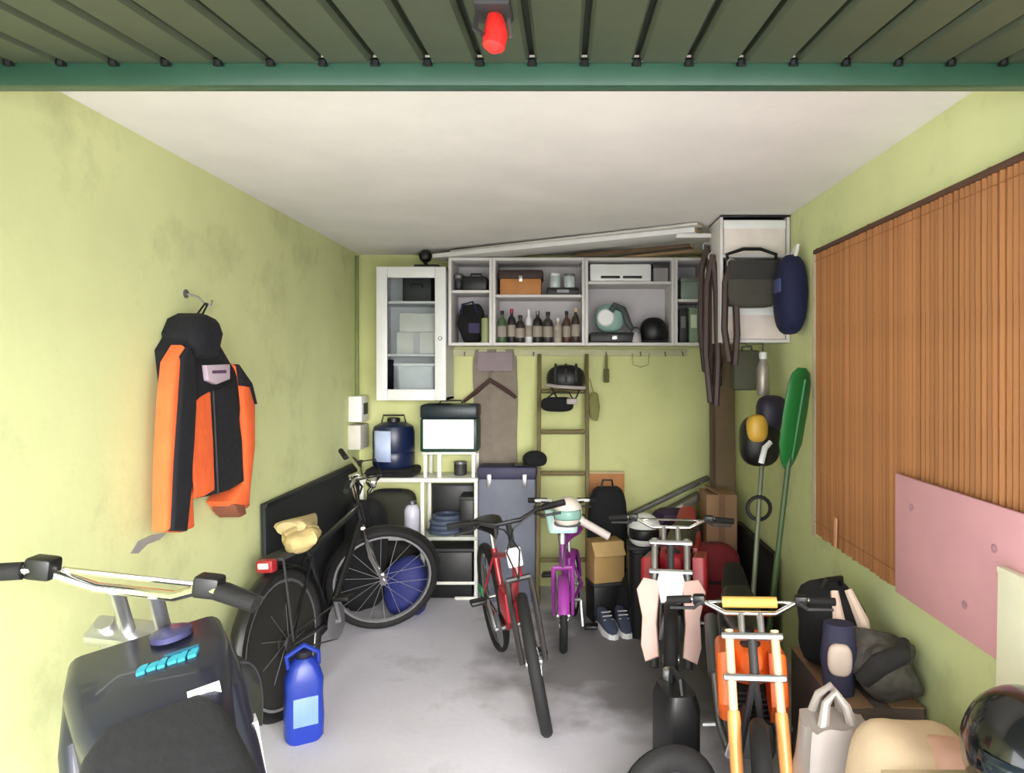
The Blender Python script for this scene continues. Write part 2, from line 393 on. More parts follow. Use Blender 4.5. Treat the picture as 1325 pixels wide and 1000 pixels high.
MB().b2(-hw + fr - .004, hw - fr + .004, .004, .008, fr - .004, H - fr + .004).build('pane', gm, dr, False)
MB().lathe([(.008, 0), (.008, -.012), (.014, -.02), (.008, -.026)], (hw - .035, -.004, .42), 10, 'y').build('knob', STEEL, dr)
cgx = (gx0 + gx1) / 2
def simple(name, label, cat, mb, mat, loc, parts=(), rz=0, group=None, rx=0, ry=0):
    t = thing(name, label, cat, loc, rz, group, rx, ry); o = mb.build(parts[0] if parts and isinstance(parts[0], str) else 'body', mat, t)
    for p in parts:
        if isinstance(p, tuple): p[1].build(p[0], p[2], t)
    return t
simple('black_case', 'black case on the top shelf inside the glass cabinet', 'case', MB().b2(-.10, .10, -.08, .08, 0, .19, .01), DGREY, (cgx + .02, DF + .17, gz0 + .677), [('handle', MB().tube([(-.04, -.085, .1), (-.04, -.1, .12), (.04, -.1, .12), (.04, -.085, .1)], .006, 6), BLACK)])
simple('paper_stack', 'stack of pale paper on middle shelf in glass cabinet', 'paper', MB().b2(-.14, .14, -.1, .1, 0, .15, .004).b2(-.12, .13, -.09, .09, .15, .28, .004), M('paper', (214, 212, 206), .8), (cgx + .02, DF + .18, gz0 + .317), [('band', MB().b2(-.02, .02, -.103, .103, -.0, .153), M('paper_band', (190, 186, 190), .8))])
simple('storage_tub', 'pale grey tub at the bottom of the glass cabinet', 'tub', MB().rings([[(a * s_, b * s_, z) for a, b in rrect(.28, .2, .03)] for s_, z in ((.9, 0), (1, .2), (1.03, .2), (1.03, .215))]), M('tub_grey', (200, 202, 206), .5), (cgx + .01, DF + .18, gz0 + .019), [('lid', MB().b2(-.15, .15, -.11, .11, .215, .235, .006), WPLAST)])
simple('blue_folder', 'dark blue folder upright at left inside the glass cabinet', 'folder', MB().b2(-.012, .012, -.1, .1, 0, .26, .003), NAVY, (gx0 + .045, DF + .15, gz0 + .019), [('spine_label', MB().b2(-.008, .008, -.102, -.099, .1, .2), PALE)])

# open shelf units, left to right
units = [(580, 637, 'narrow white open shelf unit beside the glass cabinet', .36), (637, 757, 'wide white open shelf unit holding the wooden box and bottles', .33), (757, 873, 'wide white open shelf unit holding the white tool', .42), (873, 915, 'narrow white open shelf unit at right end of the row', .30)]
UZ0, UZ1 = Z(447, DF), Z(333, DF)
UX = []
SHM = M('unit_white', (216, 212, 212), .5, 0, .05)
for (a, b, lab, sh) in units:
    x0, x1 = X(a, DF) + .001, X(b, DF) - .001; hw = (x1 - x0) / 2; H = UZ1 - UZ0
    t = thing('shelf_unit', lab, 'shelf unit', ((x0 + x1) / 2, DF, UZ0), group='white open shelf units on the back wall')
    dp = YB - DF - .004
    for s in (-1, 1): MB().b2(s * hw - s * .02, s * hw, 0, dp, 0, H, .002).build('side_panel', SHM, t)
    MB().b2(-hw + .02, hw - .02, 0, dp, 0, .02, .002).build('bottom_panel', SHM, t)
    MB().b2(-hw + .02, hw - .02, 0, dp, H - .02, H, .002).build('top_panel', SHM, t)
    MB().b2(-hw + .02, hw - .02, dp - .01, dp, .02, H - .02).build('back_panel', PALE, t)
    MB().b2(-hw + .02, hw - .02, .02, dp - .01, sh, sh + .018, .002).build('shelf', SHM, t)
    UX.append((x0, x1, UZ0 + .021, UZ0 + sh + .019))
# --- goods on the shelf units
def bottle(label, x, y, z, r, h, mat, capm=None, group='bottles in the wide shelf unit'):
    t = thing('bottle', label, 'bottle', (x, y, z), group=group)
    b = MB().lathe([(r * .9, 0), (r, .006), (r, h * .62), (r * .8, h * .72), (r * .36, h * .8), (r * .36, h * .9)], n=14).build('body', mat, t)
    MB().lathe([(r * .42, h * .88), (r * .42, h), (r * .2, h)], n=12).build('cap', capm or BLACK, t)
    MB().lathe([(r * 1.01, h * .18), (r * 1.01, h * .52)], n=14, cap=False).build('label_band', M('label_' + mat.name, [min(255, int(v * 255)) for v in (.62, .58, .54)], .7), b)
def jar(label, x, y, z, r, h, mat, capm, group):
    t = thing('jar', label, 'jar', (x, y, z), group=group)
    MB().lathe([(r * .92, 0), (r, .008), (r, h * .75), (r * .85, h * .84)], n=16).build('body', mat, t)
    MB().lathe([(r * .9, h * .82), (r * .9, h), (r * .7, h)], n=16).build('lid', capm, t)
u0, u1, u2, u3 = UX
c0 = (u0[0] + u0[1]) / 2
simple('tool_case', 'black tool case on upper shelf of the narrow left unit', 'case', MB().b2(-.085, .085, -.09, .09, 0, .10, .012), BLACK, (c0 + .02, DF + .15, u0[3]), [('handle', MB().tube([(-.04, 0, .1), (-.035, 0, .125), (.035, 0, .125), (.04, 0, .1)], .007, 6), DGREY)])
simple('grey_pouch', 'grey pouch squeezed beside black case on the upper shelf', 'pouch', MB().blob((0, 0, .065), (.06, .14, .13), .6, .01, 2), DGREY, (u0[0] + .055, DF + .14, u0[3]), [('flap', MB().blob((0, -.01, .1), (.064, .15, .05), .5), GREY)])
t = thing('black_bag', 'bulging black bag filling lower shelf of narrow left unit', 'bag', (c0 - .01, DF + .16, u0[2]))
MB().blob((0, 0, .14), (.18, .2, .27), .7, .03, 4, 9).build('body', BFAB, t)
MB().tube([(-.06, -.09, .2), (-.05, -.12, .26), (.02, -.12, .28), (.05, -.09, .2)], .008, 6).build('strap', NAVY, t)
MB().box((.03, -.11, .1), (.08, .02, .07), bev=.008).build('pocket', M('violet_fabric', (60, 52, 84), .9), t)
simple('green_can', 'olive green can at right end of narrow left unit', 'can', MB().lathe([(.028, 0), (.03, .005), (.03, .16), (.026, .17)], n=14), M('olive_can', (150, 156, 110), .5), (u0[1] - .055, DF + .08, u0[2]), [('cap', MB().lathe([(.014, .17), (.014, .19)], n=10), DGREY)])
c1 = (u1[0] + u1[1]) / 2
t = thing('wooden_box', 'tan wooden box with dark brown lid on wide shelf', 'box', (c1 - .125, DF + .14, u1[3]))
MB().b2(-.14, .14, -.1, .1, 0, .11, .004).build('body', OWOOD, t)
MB().b2(-.15, .15, -.105, .105, .11, .17, .006).build('lid', M('dark_wood', (52, 30, 28), .6), t)
MB().b2(-.012, .012, -.108, -.1, .09, .13, .002).build('clasp', STEEL, t)
simple('black_tray', 'black tray under two glass jars on wide shelf', 'tray', MB().b2(-.11, .11, -.09, .09, 0, .05, .008), BLACK, (c1 + .165, DF + .13, u1[3]), [('label_plate', MB().b2(-.04, .04, -.092, -.088, .015, .035), GREY)])
GL = M('jar_glass', (190, 200, 200), .1, 0, .1)
for i, x in enumerate((-.055, .045)): jar(('white lidded' if i == 0 else 'grey lidded') + ' glass jar on black tray, ' + ('next to wooden box' if i == 0 else 'at far end'), c1 + .165 + x, DF + .1, u1[3] + .051, .04, .10, GL, (WPLAST, GREY)[i], 'glass jars on the black tray')
BT = [(-.255, .032, .22, (70, 96, 62), 'olive green', BLACK), (-.19, .03, .235, (36, 32, 36), 'black', REDP), (-.13, .033, .19, (48, 40, 40), 'short dark brown', BLACK), (-.072, .026, .23, (226, 224, 230), 'slim white', WPLAST), (-.01, .034, .22, (34, 32, 32), 'wide black', GREY), (.06, .036, .215, (58, 54, 54), 'charcoal grey', BLACK), (.13, .028, .17, (172, 160, 150), 'short beige', WPLAST), (.19, .03, .22, (84, 56, 46), 'reddish brown', BLACK), (.252, .029, .24, (50, 38, 32), 'tall dark brown', LWOOD)]
for i, (x, r, h, c, nm, cp) in enumerate(BT):
    bottle(nm + ' bottle in the row below the wooden box', c1 + x, DF + .07 + .02 * (i % 2), u1[2], r, h, M('bottle_' + nm.replace(' ', '_'), c, .35), cp)
c2 = (u2[0] + u2[1]) / 2
t = thing('white_appliance', 'flat white appliance with black slot on wide shelf', 'appliance', (c2 - .06, DF + .14, u2[3]))
MB().b2(-.21, .21, -.11, .11, 0, .12, .012).build('case', WPLAST, t)
for x in (-.07, .08): MB().b2(x - .065, x + .065, -.113, -.108, .02, .038, .002).build('slot', BLACK, t)
t = thing('grey_box', 'small grey box beside flat white appliance', 'box', (c2 + .215, DF + .13, u2[3]))
MB().b2(-.05, .05, -.1, .1, 0, .12, .005).build('body', M('warm_grey', (140, 134, 136), .7), t)
MB().b2(-.052, .052, -.102, .102, .09, .124, .004).build('lid', DGREY, t)
t = thing('tool_case', 'low black case under the white power tool', 'case', (c2 - .1, DF + .15, u2[2]))
MB().b2(-.17, .17, -.13, .12, 0, .07, .012).build('body', BLACK, t)
MB().b2(-.02, .02, -.136, -.128, .02, .05, .003).build('latch', STEEL, t)
t = thing('power_tool', 'white and pale teal power tool lying on black case', 'tool', (c2 - .10, DF + .12, u2[2] + .071), ry=.0)
MB().blob((-.03, 0, .10), (.20, .14, .2), .8).build('housing', M('tool_teal', (150, 186, 178), .4), t)
MB().tube([(-.03, -.08, .14), (.0, -.07, .18), (.06, -.04, .16), (.10, -.02, .06), (.13, -.02, .02)], [.02, .026, .026, .024, .018], 10).build('handle', M('tool_dark', (70, 80, 80), .5), t)
MB().lathe([(.05, 0), (.06, .01), (.05, .03), (.01, .032)], (-.06, -.095, .10), 16, 'y').build('disc_guard', WPLAST, t)
t = thing('black_helmet', 'small black helmet at right of the white power tool', 'helmet', (c2 + .175, DF + .13, u2[2]))
MB().blob((0, 0, .08), (.19, .2, .20), .85, zmin=-.078).build('shell', BLACK, t)
MB().torus((0, 0, .01), .088, .009, 'z', 24, 6).build('rim', DGREY, t)
t = thing('grey_kettle', 'small pale grey kettle next to black helmet on shelf', 'kettle', (c2 + .045, DF + .05, u2[2] + 0))
MB().lathe([(.035, 0), (.04, .01), (.034, .06), (.02, .075)], n=16).build('body', M('kettle_grey', (176, 172, 176), .35), t)
MB().torus((0, 0, .075), .03, .005, 'y', 18, 6).build('handle', DGREY, t)
c3 = (u3[0] + u3[1]) / 2
simple('green_tin', 'grey green tin on upper shelf of the narrow right unit', 'tin', MB().b2(-.06, .06, -.09, .09, 0, .12, .006), M('tin_green', (128, 142, 132), .5), (c3, DF + .13, u3[3]), [('lid', MB().b2(-.063, .063, -.093, .093, .12, .15, .004), M('tin_lid', (108, 112, 106), .4))])
simple('green_binder', 'grey green binder upright in the narrow right unit', 'binder', MB().b2(-.03, .03, -.1, .1, 0, .24, .004), M('binder_green', (120, 140, 116), .6), (c3 + .025, DF + .13, u3[2]), [('spine_label', MB().b2(-.02, .02, -.103, -.099, .1, .19), M('pale_green', (190, 206, 178), .7))])
simple('dark_binder', 'dark grey binder leaning in the narrow right unit', 'binder', MB().b2(-.025, .025, -.1, .1, 0, .23, .004), DGREY, (c3 - .045, DF + .14, u3[2]), [('spine_label', MB().b2(-.016, .016, -.103, -.099, .1, .18), GREY)])

# batten below the units with hooks and a brush
bz = Z(456, DF)
t = thing('hook_batten', 'light wooden batten with hooks below the shelf units', 'batten', (0, YB - .012, bz))
MB().b2(X(580, 4.95), X(892, 4.95), -.012, .012, -.018, .03, .003).build('board', M('batten_wood', (190, 188, 150), .6), t)
for px in (600, 690, 785, 830, 862, 885):
    x = X(px, 4.95); MB().tube([(x, -.01, .01), (x, -.05, .0), (x, -.055, -.02), (x, -.07, -.015)], .004, 6).build('hook', GREY, t)
bx = X(785, 4.95)
t = thing('hand_brush', 'olive hand brush hanging from a hook below the shelves', 'brush', (bx, YB - .075, bz - .01))
MB().tube([(0, 0, 0), (0, 0, -.08), (0, 0, -.1)], [.008, .010, .009], 8).build('handle', M('olive_paint', (120, 122, 70), .6), t)
MB().box((0, 0, -.15), (.04, .03, .1), bev=.008).build('head', M('olive_dark', (92, 92, 52), .8), t)
t = thing('wire_loop', 'thin wire loop hanging from hooks under the shelves', 'wire', (X(830, 4.95), YB - .06, bz))
MB().tube([(-.06, 0, 0), (-.055, 0, -.08), (0, 0, -.1), (.055, 0, -.08), (.06, 0, 0)], .003, 5).build('wire', M('wire_olive', (140, 140, 90), .5), t)

# things on top of the shelf units
zt = UZ1
def plank(label, p0, p1, w_, h, mat, name='long_plank', parts=True):
    p0, p1 = Vector(p0), Vector(p1); d = p1 - p0; L = d.length
    t = thing(name, label, 'plank', p0, math.atan2(d.y, d.x), 'boards stored on top of the shelf units', ry=-math.asin(d.z / L))
    MB().b2(0, L, -w_ / 2, w_ / 2, 0, h, .003).build('board', mat, t)
    MB().b2(L - .004, L + .002, -w_ / 2 + .002, w_ / 2 - .002, .002, h - .002).build('end_grain', LWOOD, t)
    return t
plank('long wide white board lying on top of the shelf units', (X(572, 4.85), 4.86, zt + .002), (.78, 4.02, 2.352), .22, .03, WHITE)
plank('pale grey trim board stacked on the wide white board', (X(585, 4.7), 4.77, zt + .034), (.76, 3.92, 2.3835), .09, .016, M('pale_grey_trim', (196, 192, 186), .6))
plank('dark brown strip lying on the shelf tops, front one', (X(745, 4.6), 4.75, zt + .001), (.80, 4.36, 2.338), .08, .022, M('brown_strip', (96, 74, 54), .7))
plank('tan wooden strip lying behind the dark brown strip', (X(790, 4.7), 4.84, zt + .001), (.88, 4.52, 2.338), .06, .016, M('tan_strip', (150, 124, 90), .7))
t = thing('black_lamp', 'black swivel lamp head standing on the glass cabinet', 'lamp', (X(552, 4.8), 4.82, gz1))
MB().b2(-.08, .09, -.06, .06, 0, .022, .006).build('base', BLACK, t)
MB().tube([(0, 0, .02), (-.02, 0, .05)], .012, 8).build('stem', BLACK, t)
MB().blob((-.01, -.01, .085), (.085, .09, .085), .85).build('head', BLACK, t)
simple('plug_block', 'black flat plug block on the glass cabinet top edge', 'plug', MB().b2(-.02, .02, -.03, .03, 0, .02, .004), BLACK, (X(577, 4.8) - .02, 4.95, gz1), [('pin', MB().tube([(0, -.03, .01), (0, -.05, .01)], .003, 6), STEEL)])

# ------------------------------------------------------------------ grey garment on hanger, ladder
t = thing('grey_cover', 'grey brown cloth cover hanging flat on the back wall', 'cloth', (X(640, 5), YB - .012, 0))
xs = [X(612, 5) - X(640, 5), X(669, 5) - X(640, 5)]
rings = []
for i in range(15):
    z = .6 + 1.12 * i / 14; wv = .02 * math.sin(i * 1.1)
    row = []
    for j in range(13):
        u = j / 12; x = xs[0] * (1 - u) + xs[1] * u
        if i == 14: x *= .9
        row.append((x + .004 * math.sin(i * .9 + j), -.012 - .008 * math.sin(u * 14 + i * .15), z))
    row += [(p[0], .004, p[2]) for p in reversed(row)]
    rings.append(row)
MB().rings(rings).build('cloth', GREYFAB, t)
MB().b2(xs[0] * .8, xs[1] * .8, -.03, -.018, 1.56, 1.70, .006).build('collar_patch', M('mauve_grey', (146, 132, 136), .9), t)
t = thing('coat_hanger', 'dark wooden coat hanger in front of the grey cover', 'hanger', (X(633, 4.93), YB - .075, Z(492, 4.95)))
MB().tube([(-.19, 0, -.155), (-.1, 0, -.085), (0, 0, 0), (.1, 0, -.06), (.19, 0, -.125)], [.012, .016, .018, .016, .012], 8).build('arms', M('hanger_wood', (66, 40, 36), .5), t)
MB().tube([(0, 0, .01), (0, 0, .05), (.015, .015, .07), (.02, .045, .06), (.01, .06, .05)], .004, 6).build('hook', STEEL, t)
lx0, lx1 = X(697, 4.85), X(760, 4.85)
t = thing('ladder', 'narrow olive brown ladder leaning on the back wall', 'ladder', ((lx0 + lx1) / 2, 4.66, 0), rx=-math.atan2(.36, 1.68))
LH = math.hypot(.36, 1.68); LM = M('ladder_olive', (104, 92, 52), .6, 0, .2); hw = (lx1 - lx0) / 2
for s in (-1, 1): MB().b2(s * hw - .014, s * hw + .014, -.03, .02, 0, LH, .004).build('rail', LM, t)
for k in range(1, 6): MB().box((0, -.005, .29 * k), (hw * 2 - .03, .04, .03), bev=.008).build('rung', LM, t)
def helmet(name, label, loc, r, m1, m2, rz=0, peak=True, rx=0, full=True, visor=None):
    t = thing(name, label, 'helmet', loc, rz, rx=rx)
    R = []
    nv, nu = 14, 24
    for j in range(nv + 1):
        ph = PI / 2 - (PI * .74) * j / nv; ring = []
        for i in range(nu):
            th = 2 * PI * i / nu
            x = r * 1.12 * math.cos(ph) * math.cos(th); y = r * .95 * math.cos(ph) * math.sin(th); z = r * math.sin(ph)
            if full and x > 0 and z < -.1 * r: x *= 1.0 + .18 * (-z / r)
            ring.append((x, y, z + r * .74))
        R.append(ring)
    sh = MB().rings(R, False).build('shell', m1, t)
    # face opening trim + visor (a curved band over the front)
    band = []
    for j, ph in enumerate((.28, .14, 0, -.16, -.3)):
        row = []
        for i in range(13):
            th = -1.0 + 2.0 * i / 12; q = 1.015
            row.append((r * 1.12 * q * math.cos(ph) * math.cos(th), r * .95 * q * math.cos(ph) * math.sin(th), r * q * math.sin(ph) + r * .74))
        band.append(row)
    vs = [p for row in band for p in row]; fs = [(j * 13 + i, j * 13 + i + 1, (j + 1) * 13 + i + 1, (j + 1) * 13 + i) for j in range(4) for i in range(12)]
    o = MB().add(vs, fs).build('visor', visor or BLACK, t)
    md = o.modifiers.new('thick', 'SOLIDIFY'); md.thickness = .006; md.offset = 1
    MB().torus((0, 0, r * .02), r * .78, .008, 'z', 24, 6).build('rim', m2, t)
    if peak:
        MB().box((r * 1.15, 0, r * 1.28), (r * .7, r * 1.3, .012), (0, .15, 0), bev=.005).build('peak', m2, t)
    return t
# helmet hung on the ladder: on its top rung
lt = .29 * 5 * math.cos(math.atan2(.36, 1.68)); 
t = thing('bicycle_helmet', 'black bicycle helmet with grey band hanging on ladder', 'helmet', ((lx0 + lx1) / 2 + .02, 4.80, lt + .02))
MB().blob((0, 0, .07), (.27, .22, .2), .85, zmin=-.06).build('shell', BLACK, t)
for x in (-.07, 0, .07): MB().tube([(x, -.112, .05), (x, -.09, .13), (x, -.02, .17)], .010, 6).build('vent', DGREY, t)
MB().tube([(-.13, -.05, .03), (-.05, -.116, .02), (.05, -.116, .015), (.13, -.05, .01)], .012, 6).build('band', M('helmet_grey', (170, 160, 160), .5), t)
MB().tube([(-.1, 0, .01), (-.06, -.02, -.06), (0, -.03, -.08), (.07, -.02, -.06), (.1, 0, .01)], .006, 6).build('strap', BFAB, t)
t = thing('black_pouch', 'black pouch hanging on the ladder under bicycle helmet', 'pouch', ((lx0 + lx1) / 2 - .02, 4.76, lt - .13))
MB().blob((-.02, 0, .05), (.22, .10, .10), .6, .01, 3).build('body', BFAB, t)
MB().tube([(-.1, 0, .08), (-.04, .02, .13), (.06, .02, .13), (.09, 0, .08)], .006, 6).build('strap', BLACK, t)
MB().box((.08, -.04, .07), (.07, .03, .04), bev=.008).build('flap', M('helmet_grey', (170, 160, 160), .5), t)
t = thing('olive_cloth', 'olive rag hanging beside the right ladder rail', 'cloth', (lx1 + .05, 4.93, Z(545, 4.9)))
MB().blob((0, 0, .1), (.075, .05, .2), .7, .02, 7, 14).build('rag', M('rag_olive', (128, 126, 78), .95, 0, .15, 10, .6, 30), t)
MB().tube([(0, 0, .19), (-.02, .0, .26), (-.03, .02, .30)], .004, 5).build('cord', M('wire_olive', (140, 140, 90), .5), t)

# ------------------------------------------------------------------ white metal rack and what stands on it
DR = 4.77
rx0, rx1 = X(466, DR), X(619, DR)
zt_, zs_ = Z(618, DR), Z(694, DR)
t = thing('metal_rack', 'white enamelled metal rack table below the glass cabinet', 'rack', (0, DR, 0))
mid = X(547, DR)
for x in (rx0 + .012, mid, rx1 - .015):
    for y in (0.0, .24): MB().b2(x - .013, x + .013, y - .012, y + .012, .0 if x != mid or y else .0, zt_, .003).build('leg', WMETAL, t)
MB().b2(rx0, rx1, -.02, .26, zt_ - .03, zt_, .006).build('top', WMETAL, t)
MB().b2(rx0, rx1, -.016, .255, zs_ - .025, zs_, .004).build('lower_shelf', M('rack_grey', (186, 190, 180), .45), t)
MB().b2(rx1 - .16, rx1, -.02, .0, .0, .02, .003).build('foot_bar', WMETAL, t)
MB().b2(rx0, rx1, -.008, .008, .1, .12, .003).build('cross_bar', WMETAL, t)
# riser stand
t = thing('riser_stand', 'small white stand carrying the green box on the rack', 'stand', (X(581, DR), DR + .12, zt_))
hw = (X(616, DR) - X(546, DR)) / 2; rh = Z(585, DR) - zt_
for sx in (-1, 1):
    for sy in (-1, 1): MB().b2(sx * (hw - .02) - .012, sx * (hw - .02) + .012, sy * .1 - .01, sy * .1 + .01, 0, rh - .015, .002).build('leg', WMETAL, t)
MB().b2(-hw, hw, -.12, .12, rh - .016, rh, .003).build('top', WMETAL, t)
MB().b2(-hw * .45, -hw * .3, -.105, -.09, 0, rh - .016, .002).build('upright', WMETAL, t)
t = thing('green_box', 'dark green box with a glossy white front panel on stand', 'box', (X(580, DR), DR + .12, zt_ + rh))
gh = Z(523, DR) - (zt_ + rh); hw = (X(618, DR) - X(544, DR)) / 2
DG = M('bottle_green', (24, 56, 46), .4)
MB().b2(-hw, hw, -.11, .11, 0, gh * .70, .012).build('case', DG, t)
MB().box((0, .0, gh * .84), (hw * 2.02, .23, gh * .3), bev=.02).build('lid', M('blue_black', (18, 32, 42), .4), t)
MB().b2(-hw + .022, hw - .022, -.118, -.108, .022, gh * .70 - .006, .004).build('front_panel', M('panel_white', (244, 250, 250), .2, 0, .02), t)
MB().tube([(-.08, 0, gh), (-.07, 0, gh + .02), (.07, 0, gh + .02), (.08, 0, gh)], .006, 6).build('handle', BLACK, t)
simple('small_tin', 'dark grey tin under the riser stand on the rack', 'tin', MB().lathe([(.04, 0), (.045, .005), (.045, .08), (.04, .085)], n=14), DGREY, (X(592, DR), DR + .13, zt_), [('lid', MB().lathe([(.046, .08), (.046, .095)], n=14), GREY)])
# blue drum
t = thing('blue_drum', 'dark blue plastic drum with pale label on the rack', 'drum', (X(502, DR) + .01, DR + .12, zt_ + .06))
r = .145
MB().lathe([(r * .9, 0), (r, .02), (r, .1), (r * .97, .11), (r, .12), (r, .24), (r * .92, .285), (r * .6, .31), (r * .3, .315)], n=26).build('body', M('drum_navy', (18, 30, 62), .35), t)
MB().lathe([(.045, .315), (.045, .34), (.03, .345)], n=14).build('cap', BLACK, t)
lab = MB(); R = []
for z in (.05, .29 * .9): R.append([(math.cos(a) * (r + .0035), math.sin(a) * (r + .0035), z) for a in [math.radians(q) for q in range(222, 282, 6)]])
n_ = len(R[0]); lab.add(R[0] + R[1], [(i, i + 1, n_ + i + 1, n_ + i) for i in range(n_ - 1)])
lo = lab.build('paper_label', M('label_blue_white', (186, 200, 236), .5), t); md = lo.modifiers.new('thick', 'SOLIDIFY'); md.thickness = .003
MB().tube([(-r * .6, 0, .3), (-r * .5, 0, .36), (r * .5, 0, .36), (r * .6, 0, .3)], .006, 6).build('handle', BLACK, t)
simple('cushion_pad', 'flat black cushion pad under the blue drum', 'pad', MB().b2(-.17, .17, -.13, .13, 0, .058, .02), BFAB, (X(502, DR) + .01, DR + .12, zt_), [('piping', MB().tube([(-.17, -.13, .03), (.17, -.13, .03)], .006, 6), BLACK)])
# lower shelf goods
simple('black_tray', 'black tray standing upright behind the coiled hose on rack', 'tray', MB().b2(-.15, .15, -.008, .008, 0, .32, .004), BLACK, (X(580, DR) - .01, DR + .262, zs_), [('rim', MB().tube([(-.15, -.01, .31), (.15, -.01, .31)], .007, 6), DGREY)])
simple('dark_sack', 'dark sack on the floor below the rack, left part', 'sack', MB().blob((0, 0, .18), (.36, .2, .38), .55, .02, 61, 6, zmin=-.18), M('sack_charcoal', (36, 34, 32), .9, 0, .2, 8, .5, 20), (X(508, 4.9), 4.91, 0), [('tie', MB().torus((0, 0, .35), .04, .008, 'z', 14, 6), BFAB)])
simple('white_canister', 'white plastic canister on lower rack shelf by the middle leg', 'canister', MB().lathe([(.05, 0), (.055, .01), (.055, .17), (.04, .2), (.02, .21)], n=16), M('canister_white', (206, 206, 222), .4), (X(531, DR), DR + .06, zs_), [('cap', MB().lathe([(.024, .205), (.024, .235)], n=12), GREY)])
t = thing('cable_coil', 'coiled blue grey hose on lower shelf of the rack', 'hose', (X(573, DR), DR + .12, zs_))
for k, (rr_, zz) in enumerate(((.125, .018), (.12, .05), (.125, .084), (.11, .116))): MB().torus((.004 * k, 0, zz), rr_ - .02, .018, 'z', 28, 8).build('coil', M('hose_blue_grey', (72, 82, 104), .5), t)
simple('black_crate', 'black crate at the right end of lower rack shelf', 'crate', MB().b2(-.05, .05, -.1, .1, 0, .26, .008), BLACK, (X(605, DR) - .01, DR + .13, zs_), [('rim', MB().b2(-.054, .054, -.104, .104, .24, .265, .004), DGREY)])
simple('dark_tool_bag', 'dark olive tool bag at left end of lower rack shelf', 'bag', MB().blob((0, 0, .15), (.34, .2, .31), .5, .02, 11), M('dark_olive', (48, 48, 38), .9, 0, .2, 9, .4, 30), (X(500, DR), DR + .13, zs_), [('strap', MB().tube([(-.1, 0, .25), (-.08, -.06, .3), (.08, -.06, .3), (.1, 0, .25)], .01, 6), BFAB)])
simple('black_box', 'big black plastic box on the floor under the rack', 'box', MB().b2(-.17, .15, -.1, .12, 0, .32, .015), BLACK, (X(583, DR), DR + .11, 0), [('lid', MB().b2(-.18, .16, -.11, .13, .32, .345, .008), DGREY)])
simple('blue_sack', 'deep blue sack behind the spoked wheel of the black bicycle', 'sack', MB().blob((0, 0, .18), (.29, .2, .36), .7, .03, 5, 8, zmin=-.17), M('sack_blue', (28, 36, 100), .7, 0, .2, 9, .5, 20), (-1.02, 4.47, 0), [('tie', MB().torus((0, 0, .35), .03, .008, 'z', 12, 6), NAVY)])

# ------------------------------------------------------------------ vehicles
def wheel(parent, name, c, R, tr, tire_m, rim_m, xf, nsp=18, sq=1., rimw=.012):
    t_ = MB(xf).torus(c, R - tr, tr, 'y', 40, 10, sq).build(name, tire_m, parent)
    MB(xf).torus(c, R - 2.1 * tr, rimw, 'y', 36, 6, 1.1).build('rim', rim_m, t_)
    MB(xf).lathe([(.012, -.04), (.022, -.035), (.022, -.025), (.014, -.02), (.014, .02), (.022, .025), (.022, .035), (.012, .04)], c, 12, 'y').build('hub', STEEL, t_)
    sp = MB(xf)
    for k in range(nsp):
        a = 2 * PI * k / nsp; s = 1 if k % 2 else -1
        sp.tube([(c[0] + .02 * math.cos(a + .6 * s), c[1] + .028 * s, c[2] + .02 * math.sin(a + .6 * s)), (c[0] + (R - 2.2 * tr) * math.cos(a), c[1], c[2] + (R - 2.2 * tr) * math.sin(a))], .0016, 4, cap=False)
    sp.build('spokes', STEEL, t_)
    return t_
def steer_xf(p, axis, ang):
    p = Vector(p); return Matrix.Translation(p) @ Matrix.Rotation(ang, 4, Vector(axis)) @ Matrix.Translation(-p)
def arc(c, R, a0, a1, n, ax='y', off=0):
    return [(c[0] + R * math.cos(math.radians(a0 + (a1 - a0) * i / n)), c[1] + off, c[2] + R * math.sin(math.radians(a0 + (a1 - a0) * i / n))) for i in range(n + 1)]
def band(xf, c, R, a0, a1, wd, th=.003, n=16, arch=.012):
    mb = MB(xf); Rg = []
    for i in range(n + 1):
        a = math.radians(a0 + (a1 - a0) * i / n); ca, sa = math.cos(a), math.sin(a); row = []
        for j in range(7):
            v = -1 + j / 3; q = R - arch * v * v; row.append((c[0] + q * ca, c[1] + v * wd / 2, c[2] + q * sa))
        for j in range(7):
            v = 1 - j / 3; q = R - th - arch * v * v; row.append((c[0] + q * ca, c[1] + v * wd / 2, c[2] + q * sa))
        Rg.append(row)
    return mb.rings(Rg)
